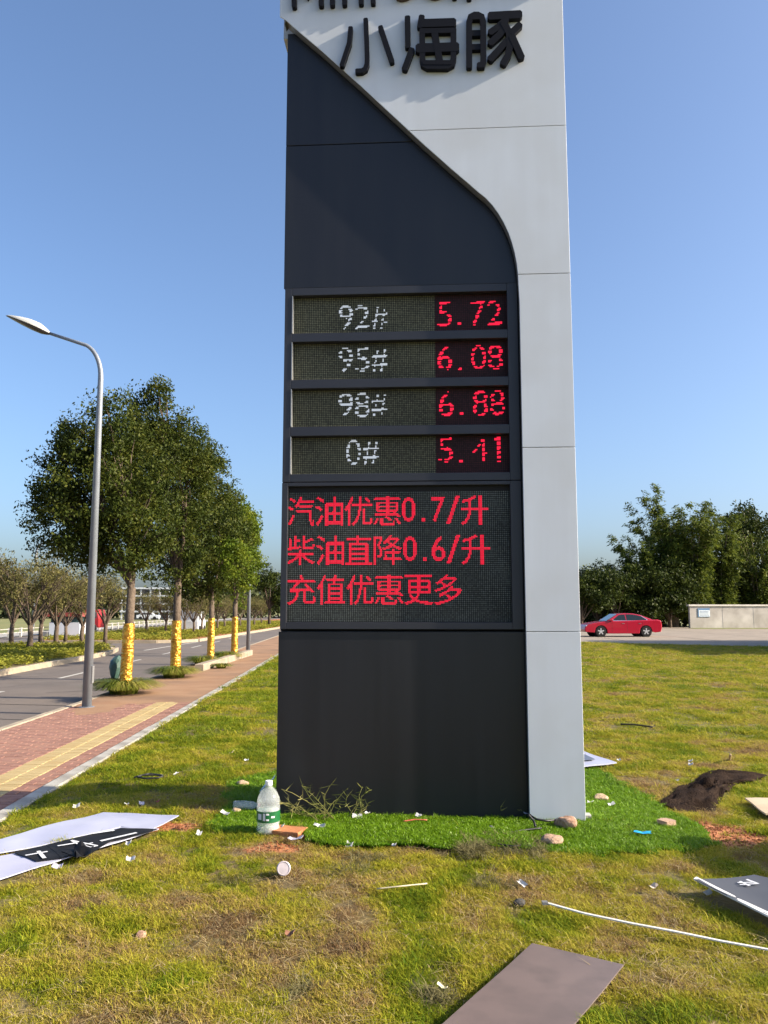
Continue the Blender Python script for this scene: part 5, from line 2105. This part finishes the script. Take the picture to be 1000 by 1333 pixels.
# scraps
def scrap(label, px, py, w, h, m, seed, name='paper_scrap', lift=.02, cat='scrap'):
    p = G(px, py, 0)
    rr = random.Random(seed)
    b = MB()
    nx_, ny_ = 4, 3
    for i in range(nx_ + 1):
        for j in range(ny_ + 1):
            x = (i / nx_ - .5) * w * (1 + rr.uniform(-.12, .12))
            y = (j / ny_ - .5) * h * (1 + rr.uniform(-.2, .2))
            z = .018 * mnoise.noise(Vector((x * 22 + seed, y * 22, seed))) + .010 * abs(i - 2) / 2
            b.v.append((x, y, z))
    for i in range(nx_):
        for j in range(ny_):
            a = i * (ny_ + 1) + j
            b.f.append((a, a + ny_ + 1, a + ny_ + 2, a + 1))
    o = b.build(name, m)
    sd = o.modifiers.new('t', 'SOLIDIFY')
    sd.thickness = .002
    o.location = (p.x, p.y, lift + .012 + lawn_h(p.x, p.y))
    o.rotation_euler = (rr.uniform(.1, .5), rr.uniform(-.3, .3), rr.uniform(-.6, .6))
    return tag(o, label, cat, 'scraps of litter on the lawn')


wht = mat('scrap_white', (.52, .52, .52), .7, var=(.42, .41, .40), scale=30)
prp = mat('scrap_grey', (.42, .40, .48), .5)
for args in [('white paper scrap left of the big bottle', 293, 1064, .075, .03, wht, 1), ('cream scrap on the dry grass below the left turf tongue', 259, 1091, .035, .03, wht, 2),
             ('white scrap below the corner of the printed board', 170, 1125, .055, .035, wht, 3), ('pale scrap just above the white scrap, right of the printed board', 167, 1103, .035, .03, wht, 4),
             ('pinkish label scrap below the printed board', 75, 1137, .06, .03, prp, 5), ('tiny white scrap on the grass above the bent white board', 99, 1056, .05, .03, wht, 6),
             ('small white scrap in the sign shadow, left of the red one', 165, 1053, .035, .03, wht, 7), ('bluish scrap in the sign shadow beside the white one', 184, 1052, .045, .03, prp, 8),
             ('tiny red scrap at the edge of the sign shadow', 205, 1049, .03, .025, mat('scrap_red', (.4, .05, .04), .5), 9), ('white crumpled wrapper leaning on the orange brick piece', 361, 1084, .10, .05, wht, 10),
             ('striped wrapper below the orange brick piece', 385, 1098, .10, .035, prp, 11), ('white crumpled paper among the weeds before the sign', 465, 1068, .075, .06, wht, 12),
             ('small white scrap right of the crumpled paper before the sign', 478, 1065, .035, .03, wht, 13), ('white flat scrap on the left turf edge before the sign', 416, 1081, .09, .03, wht, 14),
             ('white scrap at the front edge of the turf strip', 455, 1105, .045, .045, wht, 15), ('white scrap beside the red twig on the turf', 545, 1067, .05, .03, wht, 16),
             ('white scrap lying against the dark base of the sign', 582, 1061, .04, .025, wht, 17), ('white scrap in the gap of the turf edge', 513, 1106, .03, .02, wht, 18),
             ('white scrap on the turf right of the tan stone', 796, 1052, .055, .03, wht, 19), ('grey-white scrap on the turf left of the tan stone', 769, 1049, .05, .03, wht, 20),
             ('upright white scrap on the grass left of the white strip', 680, 1159, .03, .06, wht, 21), ('white dot of litter above the brown mat', 899, 996, .04, .03, wht, 22),
             ('second white dot of litter above the brown mat', 900, 1002, .045, .03, wht, 23), ('white dot of litter left of the top of the brown mat', 882, 1024, .03, .02, wht, 24),
             ('blue plastic wrapper on the turf right of the sign', 837, 1091, .115, .035, mat('scrap_blue', (.02, .33, .62), .4), 25), ('white scrap under the edge of the hash board', 921, 1168, .05, .03, wht, 26),
             ('pale scrap in the grass left of the hash board', 850, 1162, .05, .03, mat('scrap_tan', (.5, .4, .3), .8), 27), ('white scrap on the lawn beyond the tan stone, left of the sign', 321, 995, .05, .03, wht, 28),
             ('tan scrap on the lawn left of the sign', 302, 984, .06, .03, mat('scrap_tan2', (.5, .42, .3), .8), 29), ('white upright peg on the lawn left of the sign, right of the cable', 229, 1010, .03, .05, wht, 30),
             ('white tip of litter near the corner of the square-marked board', 806, 995, .04, .03, wht, 31), ('brown dry leaf below the tiny cream scrap in the foreground', 378, 1226, .05, .03, mat('leaf_brown', (.2, .09, .05), .8), 32),
             ('cream fleck on the foreground grass left of the grey sheet', 577, 1295, .04, .02, mat('fleck', (.6, .55, .35), .8), 33),
             ('pale clear bag on the turf before the dark base of the sign', 690, 1066, .10, .03, prp, 34)]:
    scrap(*args)


def cable(label, pts, r, m, name='cable', group='loose cables on the ground', cat='cable', wob=.01):
    P = []
    for i, (x, y, z) in enumerate(pts):
        q = G(x, y, z)
        P.append(Vector((q.x, q.y, z + .01 + lawn_h(q.x, q.y) * .8)))
    Q = []
    for i in range(len(P) - 1):
        for k in range(5):
            f = k / 5
            q = P[i].lerp(P[i + 1], f)
            q += Vector((mnoise.noise(q * 9), mnoise.noise(q * 8 + Vector((3, 3, 3))), .4 * mnoise.noise(q * 7))) * wob
            Q.append(q)
    Q.append(P[-1])
    o = MB().tube(Q, r, 7).build(name, m, smooth=True)
    return tag(o, label, cat, group)


blk = mat('cable_black', (.012, .012, .013), .5)
cable('black cable coming out from under the foot of the sign', [(690, 1062, .07), (697, 1068, .06), (712, 1070, .05), (732, 1068, .04)], .008, blk)
cable('black cable hanging from the sign corner down onto the turf', [(688, 1062, .10), (694, 1070, .06), (697, 1078, .03)], .009, blk)
cable('thin black cable lying on the turf before the sign', [(655, 1087, .025), (680, 1083, .03), (705, 1080, .03)], .006, blk)
cable('black cable half hidden in the weeds at the turf edge', [(648, 1101, .03), (668, 1103, .035), (692, 1103, .03)], .006, blk)
cable('coiled black cable with a white plug on the lawn left of the sign', [(175, 1013, .03), (186, 1010, .04), (203, 1009, .04), (213, 1010.5, .04), (206, 1013, .03), (188, 1014, .03), (178, 1012, .035), (195, 1008, .04), (212, 1009, .03)], .008, blk)
cable('thin red twig lying on the turf before the sign', [(526, 1070, .04), (540, 1068, .045), (556, 1069, .04)], .005, mat('twig_red', (.42, .10, .05), .6), name='twig', cat='twig', group='dry twigs and stalks')
cable('long pale dry stalk on the grass in the foreground', [(490, 1163, .03), (520, 1159, .045), (556, 1156, .03)], .004, mat('stalk_pale', (.5, .44, .3), .8), name='stalk', cat='stalk', group='dry twigs and stalks')
cable('dark stick on the far lawn right of the sign', [(808, 943, .04), (825, 943, .05), (850, 947, .03)], .012, mat('stick_dark', (.06, .05, .03), .8), name='stick', cat='stick', group='dry twigs and stalks')
cable('short pale stake standing on the lawn above the brown mat', [(950, 990, 0), (951, 984, .10)], .012, st_y, name='stake', cat='stake', group='dry twigs and stalks', wob=0)

# straggling weeds before the sign
def weed(label, base_px, tips, seed, leafy=8):
    bp = G(*base_px, 0)
    t = []
    rr = random.Random(seed)
    b = MB()
    for (tx, ty) in tips:
        Y = bp.y + rr.uniform(-.12, .10)
        tip = at(tx, ty, Y)
        st0 = Vector((bp.x + rr.uniform(-.08, .08), bp.y + rr.uniform(-.05, .05), .02))
        mid = st0.lerp(tip, .5) + Vector((rr.uniform(-.04, .04), 0, rr.uniform(.0, .05)))
        pts = [st0, st0.lerp(mid, .6), mid, mid.lerp(tip, .55) + Vector((0, 0, .01)), tip]
        b.tube(pts, [.0030, .0027, .0024, .002, .001], 5)
        for _ in range(leafy):
            f = rr.uniform(.2, 1)
            i = min(3, int(f * 4))
            c = pts[i].lerp(pts[i + 1], f * 4 - i)
            d = Vector((rr.gauss(0, 1), rr.gauss(0, .6), rr.uniform(-.2, 1.0))).normalized()
            L = rr.uniform(.04, .11)
            w = Vector((-d.z, 0, d.x)).normalized() * rr.uniform(.002, .004)
            b.add([c - w, c + w, c + d * L * .6 + w * .7 - Vector((0, 0, .004)), c + d * L], [(0, 1, 2, 3)])
    o = b.build('weed', M['twig'], fix=False)
    return tag(o, label, 'weed', 'straggling weeds against the sign')


weed('tall straggling weed with bare bent stems before the left part of the sign', (425, 1070), [(366, 1027), (400, 1030), (405, 1045), (434, 1018), (452, 1027), (380, 1048), (440, 1040), (392, 1022), (415, 1052), (450, 1050), (370, 1055)], 1, 7)
weed('thin weed with forked tips right of the tall straggling one', (460, 1066), [(474, 1022), (483, 1028), (465, 1040), (480, 1045), (452, 1036), (472, 1050)], 2, 7)
weed('low sprawling weed at the foot of the left corner of the sign', (395, 1066), [(366, 1046), (378, 1056), (412, 1054), (430, 1060), (385, 1060)], 3, 10)
weed('small dark weed at the right foot of the dark panel', (672, 1064), [(652, 1050), (655, 1056), (665, 1057), (684, 1058)], 4, 6)

# ------------------------------------------------------------------ artificial turf round the sign
turf_px = [(262, 1076), (285, 1085), (340, 1088), (362, 1078), (402, 1078), (403, 1100), (430, 1104), (520, 1106), (650, 1108), (740, 1114), (860, 1112), (908, 1106), (938, 1100),
           (918, 1086), (885, 1066), (868, 1054), (850, 1042), (832, 1030), (805, 1020), (790, 1006), (763, 1000), (620, 985), (420, 990), (340, 1010), (296, 1017), (290, 1040), (300, 1052)]
TP = [(G(x, y, 0).x, G(x, y, 0).y) for x, y in turf_px]


def turf_h(x, y):
    return .012 + .012 * mnoise.noise(Vector((x * 3.2, y * 3.2, 21))) + lawn_h(x, y) * .6 + (.022 * smooth01((.0 + x + .75) / .1) * smooth01((6.35 - y) / .5) if x < 1.0 else 0)


bm = bmesh.new()
xs = [p[0] for p in TP]
ys2 = [p[1] for p in TP]
STEP = .045
cells = {}
i0, i1 = int(min(xs) / STEP) - 1, int(max(xs) / STEP) + 2
j0, j1 = int(min(ys2) / STEP) - 1, int(max(ys2) / STEP) + 2
tb = MB()
for i in range(i0, i1):
    for j in range(j0, j1):
        cx_, cy_ = (i + .5) * STEP, (j + .5) * STEP
        wx, wy = cx_ + .10 * mnoise.noise(Vector((cx_ * 5, cy_ * 5, 31))), cy_ + .10 * mnoise.noise(Vector((cx_ * 5, cy_ * 5, 37)))
        if inside(TP, wx, wy):
            ids = []
            for di, dj in ((0, 0), (1, 0), (1, 1), (0, 1)):
                k_ = (i + di, j + dj)
                if k_ not in cells:
                    x, y = k_[0] * STEP, k_[1] * STEP
                    cells[k_] = len(tb.v)
                    tb.v.append((x, y, turf_h(x, y)))
                ids.append(cells[k_])
            tb.f.append(tuple(ids))
bm.free()
tf = tb.build('artificial_turf', M['turf_back'], smooth=True)
sd = tf.modifiers.new('t', 'SOLIDIFY')
sd.thickness = .012
sd.offset = -1
tag(tf, 'bright green artificial turf laid round the foot of the sign', 'turf')


def in_sign(x, y, g=0.0):
    q = SMI @ Vector((x, y, 0))
    return -2.39 - g < q.x < .0 + g and .03 - g < q.y < D + g


# blades of the artificial turf
tv = [blade_tuft('turf_tuft', 22, .027, .0036, .032, M['turf'], 200 + k, bend=.9, seg=2) for k in range(4)]
pts = []
A_ = (max(xs) - min(xs)) * (max(ys2) - min(ys2))
for _ in range(int(A_ * 3200)):
    x, y = rng.uniform(min(xs), max(xs)), rng.uniform(min(ys2), max(ys2))
    if y > 7.5 and rng.random() < .5:
        continue
    if in_sign(x, y, -.005):
        continue
    wx, wy = x + .10 * mnoise.noise(Vector((x * 5, y * 5, 31))), y + .10 * mnoise.noise(Vector((x * 5, y * 5, 37)))
    if inside(TP, wx, wy):
        pts.append((x, y, turf_h(x, y) - .002))
n = len(pts)
s_ = rng.uniform(.7, 1.15, n) * np.array([1 + .35 * mnoise.noise(Vector((p[0] * 5, p[1] * 5, 2))) for p in pts])
o = scatter('turf_pile', np.array(pts), np.stack([s_, s_, s_], 1), np.stack([rng.uniform(-.5, .5, n), rng.uniform(-.5, .5, n), rng.uniform(0, 6.28, n)], 1), np.zeros(n), tv)
o.parent = tf

# the lawn itself
lv = [blade_tuft('lawn_tuft', 20, .030, .0034, .042, M['lawn'], 300 + k, bend=1.0, seg=2) for k in range(6)]
exb = [(min(p[0] for p in e) - .02, max(p[0] for p in e) + .02, min(p[1] for p in e) - .02, max(p[1] for p in e) + .02, e) for e in EXCL]


def lawn_pts(ya, yb, dens, xr=None, near=True):
    out, tn, sc = [], [], []
    xw = .50 * yb + 1.3
    nn = int(2 * xw * (yb - ya) * dens)
    X = rng.uniform(-xw, xw, nn)
    Y = rng.uniform(ya, yb, nn)
    U = rng.uniform(0, 1, (nn, 3))
    for x, y, u in zip(X, Y, U):
        if abs(x) > .50 * y + 1.2 or tval(x, y) < -2.755 or y > lawn_far(x):
            continue
        if y > 9 and 0 < x / y < .085:      # wholly hidden behind the sign, from here and from a step aside
            continue
        if near:
            if in_sign(x, y, .0):
                continue
            wx, wy = x + .10 * mnoise.noise(Vector((x * 5, y * 5, 31))), y + .10 * mnoise.noise(Vector((x * 5, y * 5, 37)))
            if inside(TP, wx, wy) and u[0] > .02:
                continue
            skip = False
            for a, b_, c, d, e in exb:
                if a < x < b_ and c < y < d and inside(e, x, y):
                    skip = True
                    break
            if skip:
                continue
            if u[1] < bare(x, y) * .97:
                continue
        dr = dryness(x, y)
        if u[1] > 1.35 - dr * .50 - .25 * mnoise.noise(Vector((x * 5.0, y * 5.0, 77))):
            continue
        out.append((x, y, lawn_h(x, y) - .003))
        tn.append(min(1.0, .08 + dr * .95 + (u[0] - .5) * .22))
        e = mnoise.noise(Vector((x * 1.7, y * 1.7, 55)))
        f = mnoise.noise(Vector((x * 6.5, y * 6.5, 51)))
        sc.append((.75 + .45 * u[2]) * (1.05 + .6 * e + .75 * f) * (1.12 - .30 * dr))
    return out, tn, sc


P_, T_, S_, H_ = [], [], [], []
for ya, yb, dens, k in ((2.6, 4.5, 2600, .92), (4.5, 7.0, 2200, 1.0), (7.0, 10.5, 1000, 1.3), (10.5, 17, 300, 1.8), (17, 27, 120, 2.6), (27, 41, 60, 3.4)):
    a, b_, c = lawn_pts(ya, yb, dens, near=ya < 8)
    P_ += a
    T_ += b_
    S_ += [q * k for q in c]
    H_ += [q * (k ** .45) for q in c]
n = len(P_)
S_, H_ = np.maximum(.3, np.array(S_)), np.maximum(.3, np.array(H_))
print('lawn tufts', n, 'turf', len(pts))
scatter('lawn_grass', np.array(P_), np.stack([S_, S_, H_], 1), np.stack([rng.uniform(-.3, .3, n), rng.uniform(-.3, .3, n), rng.uniform(0, 6.28, n)], 1), np.array(T_), lv, 'patchy dry and green lawn grass covering the ground round the sign', 'grass')

# longer clumps and dead runners
lg = [blade_tuft('long_tuft', 26, .085, .0042, .05, M['lawn'], 400 + k, bend=1.1, seg=3) for k in range(3)]
pts, tn = [], []
for _ in range(1500):
    y = rng.uniform(3, 14)
    x = rng.uniform(-.5 * y, .5 * y)
    if tval(x, y) < -2.73 or in_sign(x, y, .05) or inside(TP, x, y) or any(inside(e, x, y) for e in EXCL) or bare(x, y) > .3:
        continue
    if mnoise.noise(Vector((x * .9, y * .9, 61))) < .12 and not (tval(x, y) < -2.55 and rng.random() < .5):
        continue
    pts.append((x, y, lawn_h(x, y)))
    tn.append(min(1, .05 + dryness(x, y) * .8))
# a dead bushy fringe along the front edge of the turf
n = len(pts)
s_ = rng.uniform(.45, 1.0, n)
scatter('long_grass', np.array(pts), np.stack([s_, s_, s_], 1), np.stack([rng.uniform(-.2, .2, n), rng.uniform(-.2, .2, n), rng.uniform(0, 6.28, n)], 1), np.array(tn), lg, 'longer tussocks standing out of the lawn', 'grass')
dg = [blade_tuft('dead_tuft', 30, .075, .0045, .07, M['deadgrass'], 500 + k, bend=1.4, seg=3) for k in range(3)]
pts = []
for _ in range(260):
    px = rng.uniform(600, 712)
    q = G(px, rng.normal(1106, 6) + abs(px - 660) * .05, 0)
    pts.append((q.x, q.y, .01))
for cx_, cy_, k in ((450, 1135, 40), (640, 1155, 40), (480, 1118, 30), (300, 1150, 25), (560, 1300, 30), (390, 1290, 20)):
    for _ in range(k):
        q = G(cx_ + rng.normal() * 16, cy_ + rng.normal() * 5, 0)
        pts.append((q.x, q.y, lawn_h(q.x, q.y)))
n = len(pts)
s_ = rng.uniform(.4, .95, n)
scatter('dead_grass', np.array(pts), np.stack([s_, s_, s_ * .8], 1), np.stack([rng.uniform(-.5, .5, n), rng.uniform(-.5, .5, n), rng.uniform(0, 6.28, n)], 1), np.zeros(n), dg, 'dead matted weeds along the front edge of the turf', 'weeds')

# loose straw over the lawn
sw = [blade_tuft('straw_tuft', 7, .05, .0035, .09, M['straw'], 600 + k, bend=2.2, seg=3, flat=.55) for k in range(3)]
pts = []
for _ in range(9000):
    y = 2.8 + 6.5 * rng.random() ** 1.2
    x = rng.uniform(-.5 * y - .2, .5 * y + .2)
    if tval(x, y) < -2.7 or in_sign(x, y, .02) or any(inside(e, x, y) for e in EXCL):
        continue
    if inside(TP, x, y) and rng.random() < .9:
        continue
    if dryness(x, y) < rng.uniform(.1, .8):
        continue
    pts.append((x, y, lawn_h(x, y) + rng.uniform(.004, .02)))
n = len(pts)
s_ = rng.uniform(.5, 1.3, n)
scatter('loose_straw', np.array(pts), np.stack([s_, s_, s_], 1), np.stack([rng.uniform(-.2, .2, n), rng.uniform(-.2, .2, n), rng.uniform(0, 6.28, n)], 1), np.zeros(n), sw, 'loose dry straw lying over the worn parts of the lawn', 'straw')

# soil crumbs on the bare patches
cr = []
for k in range(3):
    bm = bmesh.new()
    bmesh.ops.create_icosphere(bm, subdivisions=1, radius=.5)
    for v in bm.verts:
        v.co *= 1 + .5 * mnoise.noise(v.co * 2.5 + Vector((k * 5, 0, 0)))
        v.co.z *= .7
    me = bpy.data.meshes.new('crumb')
    bm.to_mesh(me)
    bm.free()
    me.materials.append(M['red_soil'])
    cr.append(me)
pts = []
for cx_, cy_, rx, ry in BARE:
    for _ in range(int(2600 * rx * ry * 4)):
        x, y = cx_ + rng.uniform(-1.2, 1.2) * rx, cy_ + rng.uniform(-1.2, 1.2) * ry
        if bare(x, y) > .35 and not inside(TP, x, y):
            pts.append((x, y, lawn_h(x, y) + .002))
n = len(pts)
s_ = .006 + .022 * rng.uniform(0, 1, n) ** 3
scatter('soil_crumbs', np.array(pts), np.stack([s_, s_, s_], 1), rng.uniform(0, 6.28, (n, 3)), np.zeros(n), cr, 'crumbs of orange soil on the bare patches', 'soil')
